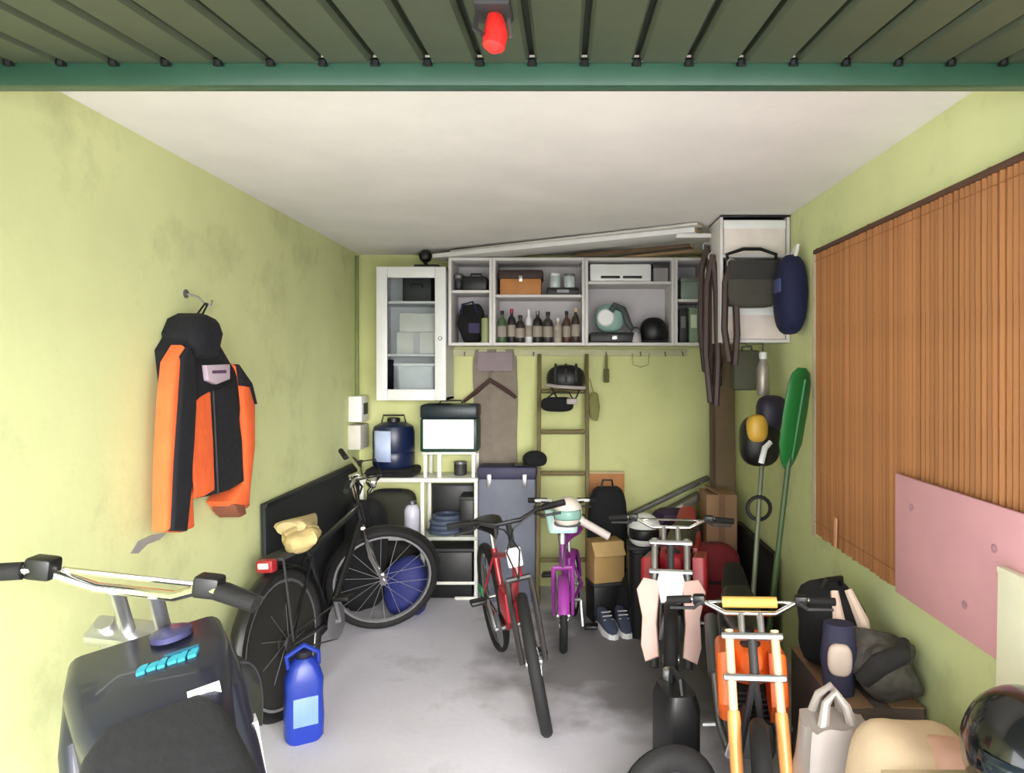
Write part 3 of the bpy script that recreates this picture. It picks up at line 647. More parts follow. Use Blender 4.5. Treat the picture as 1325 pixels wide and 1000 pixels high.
def bicycle(name, label, loc, yaw, lean, steer, R, wb, hb, frame_m, fork_m, rim_m, bar_m, seat_m, seat_z, barw=.5, tr=.024, fenders=None, suspension=False, extra=None):
    t = thing(name, label, 'bicycle', loc, yaw, rx=lean)
    I = Matrix.Identity(4); ra = V(0, 0, R); fa = V(wb, 0, R)
    axd = V(-math.cos(math.radians(71)), 0, math.sin(math.radians(71)))
    p0 = fa + V(-.045, 0, 0); head_b = p0 + axd * (R + .055); head_t = head_b + axd * .12
    S = steer_xf(p0, axd, steer)
    bb = V(wb * .40, 0, R * .86); st = V(wb * .24, 0, seat_z - .1)
    f = MB()
    f.tube([bb, bb + (st - bb) * .93], .016, 10).tube([bb, head_b + axd * .02], .019, 10).tube([bb + (st - bb) * .85, head_t - axd * .02], .016, 10).tube([head_b, head_t], .021, 10)
    f.build('frame', frame_m, t)
    g = MB()
    for s in (-1, 1): g.tube([bb + V(0, s * .025, 0), ra + V(0, s * .055, 0)], .010, 8).tube([bb + (st - bb) * .82 + V(0, s * .015, 0), ra + V(0, s * .055, 0)], .008, 8)
    g.build('rear_stays', frame_m, t)
    k = MB(S)
    k.tube([head_b - axd * .01, head_b - axd * .01 + V(0, .055, 0)], .014, 8).tube([head_b - axd * .01, head_b - axd * .01 - V(0, .055, 0)], .014, 8)
    k.build('fork_crown', fork_m, t)
    for s in (-1, 1): MB(S).tube([head_b + V(0, s * .055, 0) - axd * .01, p0 + axd * (R * .55) + V(.004, s * .055, 0), fa + V(0, s * .052, 0)], [.013, .014 if suspension else .012, .012 if suspension else .008], 8).build('fork_blade', fork_m, t)
    wheel(t, 'front_wheel', fa, R, tr, RUBBER, rim_m, S); wheel(t, 'rear_wheel', ra, R, tr, RUBBER, rim_m, I)
    stem_t = head_t + axd * (hb - head_t.z - .03)
    MB(S).tube([head_t, stem_t, stem_t + V(.05, 0, .02)], .013, 8).build('stem', bar_m, t)
    c = stem_t + V(.05, 0, .02)
    hbr = MB(S).tube([c + V(-.09, -barw / 2, .015), c + V(-.04, -barw / 2 + .13, .02), c + V(0, -.06, 0), c + V(0, .06, 0), c + V(-.04, barw / 2 - .13, .02), c + V(-.09, barw / 2, .015)], .011, 8).build('handlebar', bar_m, t)
    for s in (-1, 1):
        MB(S).tube([c + V(-.07, s * (barw / 2 - .1), .017), c + V(-.092, s * (barw / 2 + .012), .015)], .016, 8).build('grip', RUBBER, hbr)
        MB(S).tube([c + V(-.03, s * (barw / 2 - .15), .012), c + V(0, s * (barw / 2 - .1), -.004), c + V(-.02, s * (barw / 2 - .02), -.012)], .006, 6).build('brake_lever', BLACK, hbr)
        MB(S).tube([c + V(-.02, s * (barw / 2 - .15), .012), c + V(.09, s * .12, .04), c + V(.12, s * .02, .0), c + V(.06, -s * .03, -.12), head_b + V(.04, 0, 0)], .004, 6).build('cable', BLACK, hbr)
    sp = MB().tube([bb + (st - bb) * .9, st + V(-.012, 0, .06)], .013, 8).build('seat_post', STEEL, t)
    sd = MB(); o_ = []
    for x, w_, z in ((-.12, .06, .005), (-.10, .085, .012), (-.03, .075, .008), (.04, .03, .004), (.12, .018, .0), (.135, .008, -.006)):
        o_.append([(x, a * w_, z + b * (.03 if b > 0 else .035)) for a, b in [(math.cos(q * PI / 6), math.sin(q * PI / 6)) for q in range(12)]])
    sd.rings([[Vector(p) + st + V(-.02, 0, .085) for p in r] for r in o_]).build('saddle', seat_m, t)
    cs = MB().lathe([(.085, -.003), (.09, 0), (.085, .003)], bb + V(0, -.05, 0), 24, 'y').tube([bb + V(0, -.07, 0), bb + V(0, .07, 0)], .014, 8).build('chainring', GREY, t)
    for s in (-1, 1):
        e = bb + V(s * .06, s * .08, -s * .14)
        MB().tube([bb + V(0, s * .068, 0), e], .009, 6).build('crank', STEEL, cs)
        MB().box(e + V(0, s * .05, 0), (.07, .08, .022), bev=.006).build('pedal', BLACK, cs)
    MB().tube([bb + V(.0, -.05, .088), ra + V(0, -.045, .035)], .004, 5).tube([bb + V(.0, -.05, -.088), ra + V(0, -.045, -.035)], .004, 5).lathe([(.04, -.006), (.045, 0), (.04, .006)], ra + V(0, -.045, 0), 18, 'y').build('chain', DGREY, t)
    if fenders:
        band(S, fa, R + .022, 20, 190, .06).build('front_fender', fenders, t)
        rf = band(I, ra, R + .022, -10, 185, .065).build('rear_fender', fenders, t)
    return t, dict(S=S, bb=bb, st=st, ra=ra, fa=fa, head_t=head_t, c=c, axd=axd)
# --- red bicycle in the middle
fx, fy = X(704, 3.06), 3.06; yaw = math.atan2(-.93, .30)
wbk = .92
loc = (fx - wbk * math.cos(yaw), fy - wbk * math.sin(yaw), 0)
t, g = bicycle('bicycle', 'red bicycle with black tyres parked in middle of floor', loc, yaw, math.radians(7), math.radians(-12), .30, wbk, .90, RED, M('fork_dark', (40, 36, 38), .4), M('rim_dark', (120, 118, 118), .4, .7), BLACK, BLACK, .76, .54, .026, suspension=True)
MB().box(g['bb'] + V(.13, 0, .17), (.17, .09, .16), bev=.025).build('frame_bag', REDP, t)
MB().tube([g['bb'] + V(-.04, .09, -.01), g['bb'] + V(.0, .17, -.24)], .009, 6).build('kickstand', STEEL, t)
MB(g['S']).box(g['head_t'] + V(.05, 0, -.02), (.02, .07, .09), bev=.01).build('number_plate', WPLAST, t)
MB().box(g['ra'] + V(.0, -.06, .05), (.1, .012, .05), bev=.005).build('chain_guard', M('green_decal', (40, 140, 86), .4), t)
# --- black bicycle along the left wall, front wheel turned towards the camera
yaw = math.atan2(.99, .17); wbk = 1.02
t, g = bicycle('bicycle', 'black bicycle along left wall with front wheel turned outward', (-1.27, 3.17, 0), yaw, math.radians(-4), math.radians(-62), .33, wbk, 1.02, M('frame_black', (20, 20, 22), .35, 0, .1, coat=.4), CHROME, STEEL, CHROME, M('saddle_tan', (186, 166, 120), .7), .84, .56, .024, fenders=M('fender_black', (24, 24, 24), .4, 0, .1))
MB().lathe([(.27, -.012), (.27, .012), (.05, .022), (.05, -.022)], g['ra'], 32, 'y').build('wheel_cover', M('cover_dark', (34, 34, 30), .55, 0, .15, 5), t)
tl = MB().box(g['ra'] + V(-.075, 0, .375), (.05, .085, .06), bev=.014).build('tail_light', RED, t)
MB().box(g['ra'] + V(-.102, 0, .38), (.006, .05, .025), bev=.003).build('reflector', WPLAST, tl)
MB().b2(-.04, .2, -.06, .06, .715, .73, .004).tube([(-.03, .055, .72), (0, .06, .34)], .006, 6).tube([(-.03, -.055, .72), (0, -.06, .34)], .006, 6).build('luggage_rack', DGREY, t)
hl = MB(g['S']).lathe([(.012, -.05), (.032, -.03), (.036, .0), (.033, .006)], g['c'] + V(.09, 0, -.05), 14, 'x').build('headlamp', CHROME, t)
simple('tan_cloth', 'crumpled tan cloth lying on the rack of the black bicycle', 'cloth', MB().blob((0, 0, .05), (.17, .2, .1), .8, .03, 6, 14), M('tan_cloth', (190, 170, 116), .95, 0, .15, 12, .5, 30), (-1.25, 3.30, .728), [('fold', MB().tube([(-.06, -.06, .08), (0, 0, .11), (.05, .07, .08)], .014, 6), M('tan_cloth2', (164, 146, 98), .95))])
# dark clutter bag hanging behind the black bicycle
simple('black_duffel', 'black duffel bag standing between black bicycle and rack', 'bag', MB().blob((0, 0, .36), (.26, .26, .72), .6, .04, 8, 6, zmin=-.36), BFAB, (-1.31, 4.58, 0), [('strap', MB().tube([(-.08, -.12, .3), (-.05, -.16, .5), (.06, -.15, .55), (.09, -.11, .3)], .012, 6), DGREY)])
# blue canister
t = thing('blue_canister', 'blue plastic jerrycan standing on the floor beside black wheel', 'canister', (X(393, 2.98), 2.98, 0), rz=.5)
R = []
for w_, d_, z in ((.13, .10, 0), (.155, .12, .02), (.16, .125, .10), (.15, .12, .2), (.155, .12, .26), (.12, .1, .32), (.07, .07, .35)): R.append([(a, b, z) for a, b in rrect(w_, d_, .035, 4)])
MB().rings(R).build('body', BLUE, t)
MB().lathe([(.028, .345), (.03, .35), (.03, .375), (.02, .38)], n=14).build('cap', M('cap_black', (30, 30, 40), .4), t)
MB().tube([(-.06, 0, .31), (-.07, 0, .36), (.0, 0, .40), (.06, 0, .36), (.06, 0, .31)], .011, 8).build('handle', BLUE, t)
MB().b2(-.05, .05, -.064, -.058, .08, .2, .003).build('label_patch', M('label_light_blue', (120, 150, 230), .4), t)

# --- motorcycles (local +X forward, origin at the rear wheel's contact point)
def moto(name, label, head_xy, yaw, steer, k, body_m, fork_lo, fork_hi, guard_m=None, plate_m=None, fender=True, shroud_m=None, seat_m=BLACK, bars=CHROME, tank=None, lean=0., fork_gap=.2, side_m=None, guards=False, pad=None, rim_m=STEEL, barw=.78, tail_m=None, shw=.21, riser=.10):
    Rf, Rr, wb = .34 * k, .315 * k, 1.36 * k
    rk = math.radians(27); axd = V(-math.sin(rk), 0, math.cos(rk)); fa = V(wb, 0, Rf); ra = V(0, 0, Rr)
    top = fa + axd * (.68 * k); low = fa + axd * (.50 * k)
    cx = head_xy[0] - top.x * math.cos(yaw); cy = head_xy[1] - top.x * math.sin(yaw)
    off = -top.z * math.sin(lean)          # keep the steering head over its spot when the bike leans
    cx += off * math.sin(yaw); cy -= off * math.cos(yaw)
    t = thing(name, label, 'motorcycle', (cx, cy, 0), yaw, rx=lean)
    S = steer_xf(fa, axd, steer)
    tr = .045 * k
    wheel(t, 'front_wheel', fa, Rf, tr, RUBBER, rim_m, S, 18, .95, .013 * k); wheel(t, 'rear_wheel', ra, Rr, tr * 1.25, RUBBER, rim_m, None, 18, 1.1, .014 * k)
    gp = fork_gap / 2 * k
    for s in (-1, 1):
        MB(S).tube([fa + V(0, s * gp, 0) + axd * (.30 * k), top + V(0, s * gp, 0) + axd * (.03 * k)], .021 * k, 12).build('fork_tube', fork_hi, t)
        fl = MB(S).tube([fa + V(.0, s * gp, 0) - axd * (.05 * k), fa + V(0, s * gp, 0) + axd * (.33 * k), fa + V(0, s * gp, 0) + axd * (.36 * k)], [.027 * k, .031 * k, .028 * k], 12).build('fork_leg', fork_lo, t)
        if guards:
            o = [(-.045, .02), (.03, -.01), (.055, .08), (.05, .24), (.085, .40), (.045, .47), (-.045, .45), (-.03, .2)]
            gd_ = MB(S @ Matrix.Translation(fa + V(.028 * k, s * (gp + .012 * k), 0)) @ Matrix.Rotation(-rk, 4, 'Y') @ Matrix.Rotation(math.radians(s * 14), 4, 'Z'))
            gd_.prism([(a * k * 1.1 * s, b * k) for a, b in o], 'x', .012 * k, .034 * k, .008 * k).build('fork_guard', guard_m, t)
    for c, nm in ((top, 'top_clamp'), (low, 'lower_clamp')):
        MB(S).box(c, (.075 * k, fork_gap * k + .075 * k, .032 * k), (0, -rk, 0), bev=.01 * k).build(nm, STEEL, t)
    MB(S).tube([low, top], .022 * k, 10).build('steering_stem', DGREY, t)
    hc = top + axd * (riser * k) + V(-.01, 0, 0); bw = barw / 2 * k
    for s in (-1, 1): MB(S).tube([top + V(0, s * .045 * k, 0), hc + V(0, s * .045 * k, 0)], .017 * k, 10).build('bar_riser', STEEL, t)
    hb = MB(S).tube([hc + V(-.08 * k, -bw, .035 * k), hc + V(-.055 * k, -bw * .62, .05 * k), hc + V(0, -bw * .3, 0), hc + V(0, bw * .3, 0), hc + V(-.055 * k, bw * .62, .05 * k), hc + V(-.08 * k, bw, .035 * k)], .0125 * k, 10).build('handlebar', bars, t)
    for s in (-1, 1):
        MB(S).tube([hc + V(-.064 * k, s * bw * .72, .045 * k), hc + V(-.082 * k, s * bw * 1.03, .034 * k)], .0195 * k, 10).build('grip', RUBBER, hb)
        MB(S).box(hc + V(-.045 * k, s * bw * .62, .05 * k), (.05 * k, .06 * k, .05 * k), bev=.01 * k).build('switch_block', BLACK, hb)
        MB(S).tube([hc + V(-.02 * k, s * bw * .6, .045 * k), hc + V(.02 * k, s * bw * .68, .03 * k), hc + V(-.01 * k, s * bw * .98, .02 * k)], [.012 * k, .009 * k, .007 * k], 6).build('lever', DGREY, hb)
    MB(S).tube([hc + V(-.03 * k, -bw * .5, .045 * k), hc + V(-.03 * k, bw * .5, .045 * k)], .007 * k, 8).build('cross_brace', bars, hb)
    if pad: MB(S).tube([hc + V(-.03 * k, -bw * .33, .045 * k), hc + V(-.03 * k, bw * .33, .045 * k)], .027 * k, 10).build('bar_pad', pad, hb)
    # frame, engine, swingarm
    eng = V(.66 * k, 0, .36 * k)
    fr = MB()
    hs = low - V(.02 * k, 0, 0)
    for s in (-1, 1):
        fr.tube([top - V(.04 * k, 0, .05 * k), V(.72 * k, s * .12 * k, .78 * k), V(.44 * k, s * .11 * k, .60 * k), V(.42 * k, s * .10 * k, .28 * k), V(.6 * k, s * .09 * k, .2 * k), V(.84 * k, s * .07 * k, .24 * k), hs], .017 * k, 8)
        fr.tube([V(.44 * k, s * .11 * k, .60 * k), V(.0, s * .09 * k, .76 * k)], .012 * k, 8)
    fr.build('frame', DGREY, t)
    sw = MB()
    for s in (-1, 1): sw.tube([V(.44 * k, s * .09 * k, .33 * k), ra + V(0, s * .085 * k, 0)], [.026 * k, .018 * k], 8)
    sw.build('swingarm', GREY, t)
    e = MB().box(eng + V(0, 0, -.04 * k), (.32 * k, .24 * k, .2 * k), bev=.04 * k).build('engine', GREY, t)
    cy_ = MB().box(eng + V(.06 * k, 0, .13 * k), (.14 * k, .16 * k, .18 * k), (0, .15, 0), bev=.02 * k)
    for q in range(5): cy_.box(eng + V((.05 + .005 * q) * k, 0, (.08 + .03 * q) * k), (.19 * k, .21 * k, .008 * k), (0, .15, 0))
    cy_.build('cylinder', DGREY, e)
    MB().tube([eng + V(.13 * k, -.02 * k, .14 * k), V(.88 * k, -.06 * k, .46 * k), V(.86 * k, -.12 * k, .28 * k), V(.55 * k, -.15 * k, .27 * k), V(.3 * k, -.16 * k, .45 * k)], .022 * k, 10).build('exhaust', STEEL, t)
    MB().tube([V(.32 * k, -.16 * k, .44 * k), V(-.1 * k, -.16 * k, .62 * k)], [.04 * k, .045 * k], 12).build('silencer', GREY, t)
    for s in (-1, 1): MB().tube([V(.52 * k, s * .12 * k, .26 * k), V(.52 * k, s * .24 * k, .25 * k)], .013 * k, 6).build('foot_peg', STEEL, t)
    # bodywork
    if tank is None:
        Rg = []
        for x, w_, zb, zt2 in ((.98, .10, .74, .84), (.92, .19, .66, .88), (.80, .21, .62, .89), (.70, .17, .64, .85), (.62, .12, .66, .80)):
            Rg.append([(x * k, a * k, (zb + zt2) / 2 * k + b * k) for a, b in rrect(w_, zt2 - zb, min(w_, zt2 - zb) * .35, 3)])
        tk = MB().rings(Rg).build('tank', body_m, t)
        MB().lathe([(.03 * k, 0), (.03 * k, .02 * k), (.02 * k, .025 * k)], (.83 * k, 0, .885 * k), 12).build('filler_cap', BLACK, tk)
        for s in (-1, 1):
            o = [(.66, .80), (.98, .84), (1.06, .62), (.97, .50), (.82, .54), (.70, .66)]
            MB().prism([(a * k, b * k) for a, b in o], 'y', s * (shw - .085) * k, s * shw * k, .03 * k).build('shroud', shroud_m or body_m, t)
        Rg = []
        for x, w_, zt2, th in ((-.02, .14, .86, .05), (.1, .2, .86, .07), (.4, .2, .84, .09), (.66, .14, .85, .08), (.8, .10, .90, .04)):
            Rg.append([(x * k, a * k, (zt2 - th / 2) * k + b * k) for a, b in rrect(w_, th, th * .4, 3)])
        MB().rings(Rg).build('seat', seat_m, t)
        for s in (-1, 1): MB().prism([(a * k, b * k) for a, b in ((.02, .79), (.46, .77), (.5, .60), (.36, .52), (.16, .62))], 'y', s * .09 * k, s * .125 * k, .012 * k).build('side_panel', side_m or body_m, t)
        Rg = []
        for x, w_, z in ((-.36, .09, .90), (-.3, .13, .885), (-.1, .17, .83), (.12, .17, .78)): Rg.append([(x * k, a * k, z * k + b * k) for a, b in rrect(w_, .022, .009, 2)])
        MB().rings(Rg).build('rear_fender', tail_m or body_m, t)
    else: tank(t, k, top)
    if fender:
        band(S, fa + V(-.02, 0, 0), Rf + .07 * k, 5, 130, .15 * k, .006, 16, .02 * k).build('front_fender', body_m, t)
    if plate_m:
        o = [(-.06, -.10), (.06, -.10), (.085, .02), (.07, .09), (-.07, .09), (-.085, .02)]
        MB(S @ Matrix.Translation(low + V(.085 * k, 0, -.06 * k)) @ Matrix.Rotation(-rk, 4, 'Y')).prism([(a * k, b * k) for a, b in o], 'x', 0, .02 * k, .008 * k).build('number_plate', plate_m, t)
    MB().tube([V(.44 * k, .11 * k, .26 * k), V(.40 * k, .26 * k, .0)], .010 * k, 6).build('side_stand', STEEL, t)
    return t, dict(S=S, top=top, low=low, hc=hc, bw=bw, fa=fa)

# big motorcycle at lower left: dark navy bodywork, seen over its tank
NB = M('navy_black_plastic', (28, 30, 44), .35, 0, .15, 5, coat=.3)
def big_tank(t, k, top):
    hx = top.x + .0; dz = .015
    Rg = []
    for x, w_, zb, zt2 in ((hx - .05, .28, .74, .94), (hx - .07, .315, .70, .955), (hx - .2, .32, .62, .945), (hx - .36, .27, .58, .915), (hx - .46, .20, .58, .88), (hx - .50, .14, .6, .83)):
        Rg.append([(x, a, (zb + zt2) / 2 + dz + b) for a, b in rrect(w_, zt2 - zb, .03, 4)])
    tk = MB().rings(Rg).build('tank', NB, t)
    MB().lathe([(.045, 0), (.045, .012), (.03, .018)], (hx - .13, -.05, .955 + dz), 18).build('filler_cap', M('cap_violet', (70, 70, 110), .3, .4), tk)
    # slanted cyan lettering strip on the tank top (illegible in the photograph)
    sl = math.atan2(.03, .16)
    xf = Matrix.Translation(V(hx - .24, -.03, .9405 + dz)) @ Matrix.Rotation(-sl, 4, 'Y')
    lt_ = MB(xf)
    for i, (w_, h_) in enumerate(((.017, .026), (.018, .020), (.015, .026), (.019, .022), (.015, .027), (.018, .024))):
        y = .055 - i * .0195
        lt_.prism([(-h_ / 2, y), (h_ * .1, y - .003), (h_ / 2, y - .012), (h_ / 2, y - .008 - w_), (0, y - .004 - w_), (-h_ / 2, y - .002 - w_ * .8)], 'z', -.004, .004)
    lt_.build('cyan_lettering', M('cyan_print', (44, 140, 160), .5), tk)
    MB(xf).prism([(.022, .0), (.027, -.002), (.027, -.07), (.022, -.068)], 'z', -.004, .003).build('lettering_bar', M('cyan_dark', (30, 84, 104), .5), tk)
    MB(xf).prism([(-.15, -.03), (-.138, -.03), (-.138, -.09), (-.15, -.09)], 'z', -.03, .002).build('white_decal', WPLAST, tk)
    for s in (-1, 1):
        sh = MB().prism([(hx - .04, .92), (hx - .30, .88), (hx - .42, .70), (hx - .28, .50), (hx - .02, .55), (hx + .06, .72)], 'y', s * .12, s * .175, .03).build('shroud', NB, t)
        MB().prism([(hx - .30, .80), (hx - .34, .80), (hx - .30, .56), (hx - .24, .56)], 'y', s * .165, s * .18).build('white_stripe', WPLAST, sh)
    Rg = []
    for x, w_, zt2, th in ((-.1, .16, .86, .06), (.1, .24, .86, .09), (.35, .32, .84, .12), (hx - .58, .30, .87, .12), (hx - .44, .25, .915, .08), (hx - .39, .18, .925, .04)):
        Rg.append([(x, a, zt2 - th / 2 + b) for a, b in rrect(w_, th, th * .42, 4)])
    MB().rings(Rg).build('seat', BFAB, t)
    for s in (-1, 1): MB().prism([(.0, .80), (.55, .78), (.62, .58), (.4, .5), (.16, .6)], 'y', s * .10, s * .15, .02).build('side_panel', WPLAST, t)
    MB().rings([[(x, a, z + b) for a, b in rrect(w_, .03, .012, 2)] for x, w_, z in ((-.36, .09, .90), (-.2, .16, .86), (.1, .19, .79))]).build('rear_fender', NB, t)
moto('motorcycle', 'dark navy motorcycle with cyan tank lettering at lower left', (-1.02, 1.70), math.radians(122), math.radians(-34), 1.0, NB, STEEL, STEEL, tank=big_tank, fender=True, barw=.60, lean=math.radians(-9), riser=.15)

# red and white small dirt bike
moto('dirt_bike', 'small red dirt bike with white plate and pale fork guards', (X(868, 3.40), 3.40), math.atan2(-.95, -.24), math.radians(6), .77, REDP, DGREY, STEEL, guard_m=M('pinkish_white', (236, 196, 186), .45, 0, .12, 9), plate_m=WPLAST, fender=False, guards=True, shroud_m=REDP, lean=math.radians(3))
# orange dirt bike
moto('dirt_bike', 'orange dirt bike with bare pale orange forks facing the camera', (X(973, 2.36), 2.36), math.atan2(-.99, -.17), math.radians(-3), .715, OPLAST, M('fork_orange', (238, 166, 96), .3, .2, .05), M('fork_cream', (244, 206, 164), .25, .3, .05), fender=False, shroud_m=OPLAST, pad=M('gold_pad', (206, 166, 84), .6), lean=math.radians(2), fork_gap=.21, tail_m=BLACK, side_m=BLACK, shw=.165)

# white helmet on the red bike's seat area
helmet('white_helmet', 'white helmet with black visor perched beside red dirt bike', (X(834, 4.15), 4.15, .537), .105, WPLAST, BLACK, rz=math.radians(-100), peak=False)
simple('plastic_tub', 'black plastic tub standing on floor under the white helmet', 'tub', MB().rings([[(a * s_, b * s_, z) for a, b in rrect(.20, .20, .05)] for s_, z in ((.85, 0), (1, .50), (1.05, .505), (1.05, .525))]), BLACK, (X(834, 4.15), 4.15, 0), [('lid', MB().b2(-.1, .1, -.1, .1, .525, .535, .004), DGREY)])

# ------------------------------------------------------------------ back middle clutter
t = thing('storage_chest', 'blue grey chest with navy lid standing behind red bicycle', 'chest', (X(656, 4.72), 4.80, 0))
hw = (X(697, 4.7) - X(622, 4.7)) / 2; hz = Z(604, 4.7)
MB().b2(-hw, hw, -.1, .1, 0, hz - .08, .02).build('body', M('blue_grey', (104, 108, 124), .6), t)
MB().b2(-hw - .006, hw + .006, -.106, .106, hz - .085, hz, .02).build('lid', M('lid_navy', (52, 50, 78), .6), t)
for x in (-.12, .12): MB().b2(x - .015, x + .015, -.11, -.1, hz - .14, hz - .05, .004).build('latch', STEEL, t)
simple('beanie_hat', 'black brimmed hat lying on navy lid of the grey chest', 'hat', MB().blob((0, 0, .04), (.17, .15, .12), .9, zmin=-.04), BFAB, (X(703, 4.75) - .06, 4.78, hz), [('brim', MB().box((-.1, -.03, .01), (.1, .12, .01), (0, .05, .3), bev=.004), BLACK)])
# child's purple bicycle
t, g = bicycle('childs_bicycle', 'purple child bicycle with white basket facing the camera', (X(738, 4.4) + .03, 4.47, 0), -PI / 2 - .12, math.radians(3), .15, .20, .58, .80, PURPLE, PURPLE, WPLAST, WPLAST, PURPLE, .56, .38, .022, fenders=PURPLE)
MB(g['S']).rings([[(a + g['c'].x + .12, b, z + g['c'].z - .12) for a, b in rrect(w_, d_, .03)] for w_, d_, z in ((.12, .16, 0), (.15, .21, .13), (.16, .22, .135))]).build('basket', TEAL, t)
MB(g['S']).b2(g['c'].x + .19, g['c'].x + .20, -.06, .06, g['c'].z - .1, g['c'].z - .02, .004).build('basket_badge', WPLAST, t)
helmet('child_helmet', 'small white child helmet in basket of the purple bicycle', (X(734, 3.9), 3.80, .735), .085, M('helmet_pinkwhite', (226, 214, 204), .5), GREY, rz=-PI / 2, peak=False, full=False, visor=M('visor_teal', (130, 170, 160), .4))
simple('black_backpack', 'black backpack standing at the back wall by the ladder', 'backpack', MB().blob((0, 0, .40), (.26, .2, .80), .45, .015, 9, zmin=-.40), M('bag_black', (13, 13, 18), .9, 0, .2, 9, .4, 30), (X(786, 4.6) + .0, 4.62, 0), [('front_pocket', MB().blob((0, -.09, .26), (.2, .09, .32), .45), BFAB), ('handle', MB().tube([(-.04, 0, .78), (-.03, 0, .84), (.03, 0, .84), (.04, 0, .78)], .008, 6), BLACK)])
simple('orange_board', 'orange brown wooden board upright behind the black backpack', 'board', MB().b2(-.15, .13, -.012, .012, 0, .84, .003), OWOOD, (X(785, 4.9), 4.93, 0), [('edge_band', MB().b2(-.152, .132, -.014, .014, .83, .845, .003), LWOOD)], rx=math.radians(-3))
simple('black_box', 'small black box on the floor under the tan carton', 'box', MB().b2(-.1, .1, -.08, .08, 0, .228, .006), BLACK, (X(784, 4.3), 4.40, 0), [('lid', MB().b2(-.103, .103, -.083, .083, .228, .248, .004), DGREY)], rz=.3)
t = thing('tan_carton', 'tan carton with open flap in front of black backpack', 'carton', (X(784, 4.3), 4.40, 0), rz=.3)
MB().b2(-.1, .1, -.08, .08, .25, .50, .003).build('body', M('carton_tan', (166, 134, 84), .85), t)
MB().box((-.02, -.12, .47), (.2, .10, .008), (.8, 0, 0)).build('flap', M('carton_tan2', (180, 150, 100), .85), t)
t = thing('white_pipe', 'short white plastic pipe leaning across the tan carton', 'pipe', (X(748, 4.2), 4.22, Z(672, 4.2)))
d2 = V(X(788, 4.2) - X(748, 4.2), .02, Z(696, 4.2) - Z(672, 4.2))
MB().tube([(0, 0, 0), tuple(d2)], .024, 12).build('pipe', M('pipe_white', (232, 218, 212), .4), t)
MB().tube([tuple(d2 * -.04), tuple(d2 * .12)], .028, 12).build('socket', WPLAST, t)
def sneaker(label, loc, rz):
    t = thing('sneaker', label, 'shoe', loc, rz, 'dark blue sneakers on the floor')
    so = [(-.12, -.03), (-.13, 0), (-.12, .035), (-.02, .035), (.08, .048), (.13, .025), (.14, 0), (.12, -.03), (.05, -.045), (-.03, -.035)]
    MB().prism(so, 'z', 0, .03, .008).build('sole', WPLAST, t)
    Rg = []
    for x, w_, h_ in ((-.115, .05, .09), (-.08, .066, .10), (-.02, .068, .085), (.04, .078, .06), (.1, .07, .04), (.13, .03, .02)):
        Rg.append([(x, a, .025 + h_ / 2 + b) for a, b in rrect(w_, h_, min(w_, h_) * .4, 3)])
    u = MB().rings(Rg).build('upper', M('sneaker_blue', (66, 74, 96), .85), t)
    for q in range(3): MB().tube([(-.01 + .022 * q, -.03, .115 - .016 * q), (-.01 + .022 * q, .03, .115 - .016 * q)], .004, 5).build('lace', PALE, u)
sneaker('dark blue sneaker with white sole, left of the pair', (X(784, 4.25), 4.18, 0), -PI / 2 + .3)
sneaker('dark blue sneaker with white sole, right of the pair', (X(805, 4.25), 4.2, 0), -PI / 2 + .15)
simple('black_rucksack', 'slumped black rucksack behind the dark blue sneakers', 'bag', MB().blob((0, 0, .15), (.22, .16, .32), .65, .04, 13, 7, zmin=-.15), BFAB, (X(802, 4.3) + .10, 4.37, 0), [('buckle', MB().box((-.02, -.085, .14), (.05, .02, .03), bev=.006), M('buckle_grey', (140, 140, 154), .4))])
# leaning bars at the back right
t = thing('purple_duffel', 'dark purple duffel bag under the leaning grey profiles', 'bag', (X(872, 4.65), 4.66, 0))
MB().blob((0, 0, .32), (.34, .2, .64), .5, .02, 15, 5, zmin=-.32).build('body', M('purple_dark', (58, 44, 66), .9, 0, .2, 9, .5, 25), t)
MB().tube([(-.15, -.12, .5), (-.08, -.16, .62), (.08, -.16, .62), (.15, -.12, .5)], .014, 6).build('strap', M('strap_violet', (84, 66, 92), .9), t)
def bar(name, label, p0, p1, w_, h, mat, m2):
    p0, p1 = Vector(p0), Vector(p1); d = p1 - p0; L = d.length
    t = thing(name, label, 'profile', p0, math.atan2(d.y, d.x), 'profiles leaning at the back right', ry=-math.asin(d.z / L))
    MB().b2(0, L, -w_ / 2, w_ / 2, 0, h, .004).build('rail', mat, t)
    MB().b2(-.004, .01, -w_ / 2 - .002, w_ / 2 + .002, -.002, h + .002, .002).build('end_cap', m2, t)
bar('grey_profile', 'dark grey metal profile leaning up to the right, rearmost', (X(800, 4.95), 4.94, Z(676, 4.95)), (X(918, 4.98), 4.98, Z(620, 4.98)), .06, .03, M('profile_grey', (96, 96, 92), .5, .3), BLACK)
bar('grey_profile', 'wide grey metal profile leaning below the rearmost one', (X(803, 4.85), 4.83, Z(698, 4.85)), (X(908, 4.87), 4.87, Z(645, 4.87)), .10, .05, M('profile_grey2', (112, 106, 98), .5, .3), BLACK)
bar('white_profile', 'thin white strip lying on the leaning grey profiles', (X(826, 4.78), 4.775, Z(684, 4.78)), (X(885, 4.78), 4.785, Z(656, 4.78)), .03, .02, M('strip_white', (222, 212, 214), .4), WPLAST)
simple('cardboard_box', 'tall brown cardboard box in the back right corner', 'box', MB().b2(-.1, .1, -.12, .12, 0, Z(640, 4.5), .004), CARD, (X(926, 4.5) + .04, 4.62, 0), [('flap', MB().box((-.05, -.0, Z(640, 4.5) + .02), (.1, .24, .005), (0, .5, 0)), CARD), ('tape', MB().b2(-.02, .02, -.123, -.119, .2, Z(640, 4.5)), M('tape_brown', (130, 96, 70), .4))])
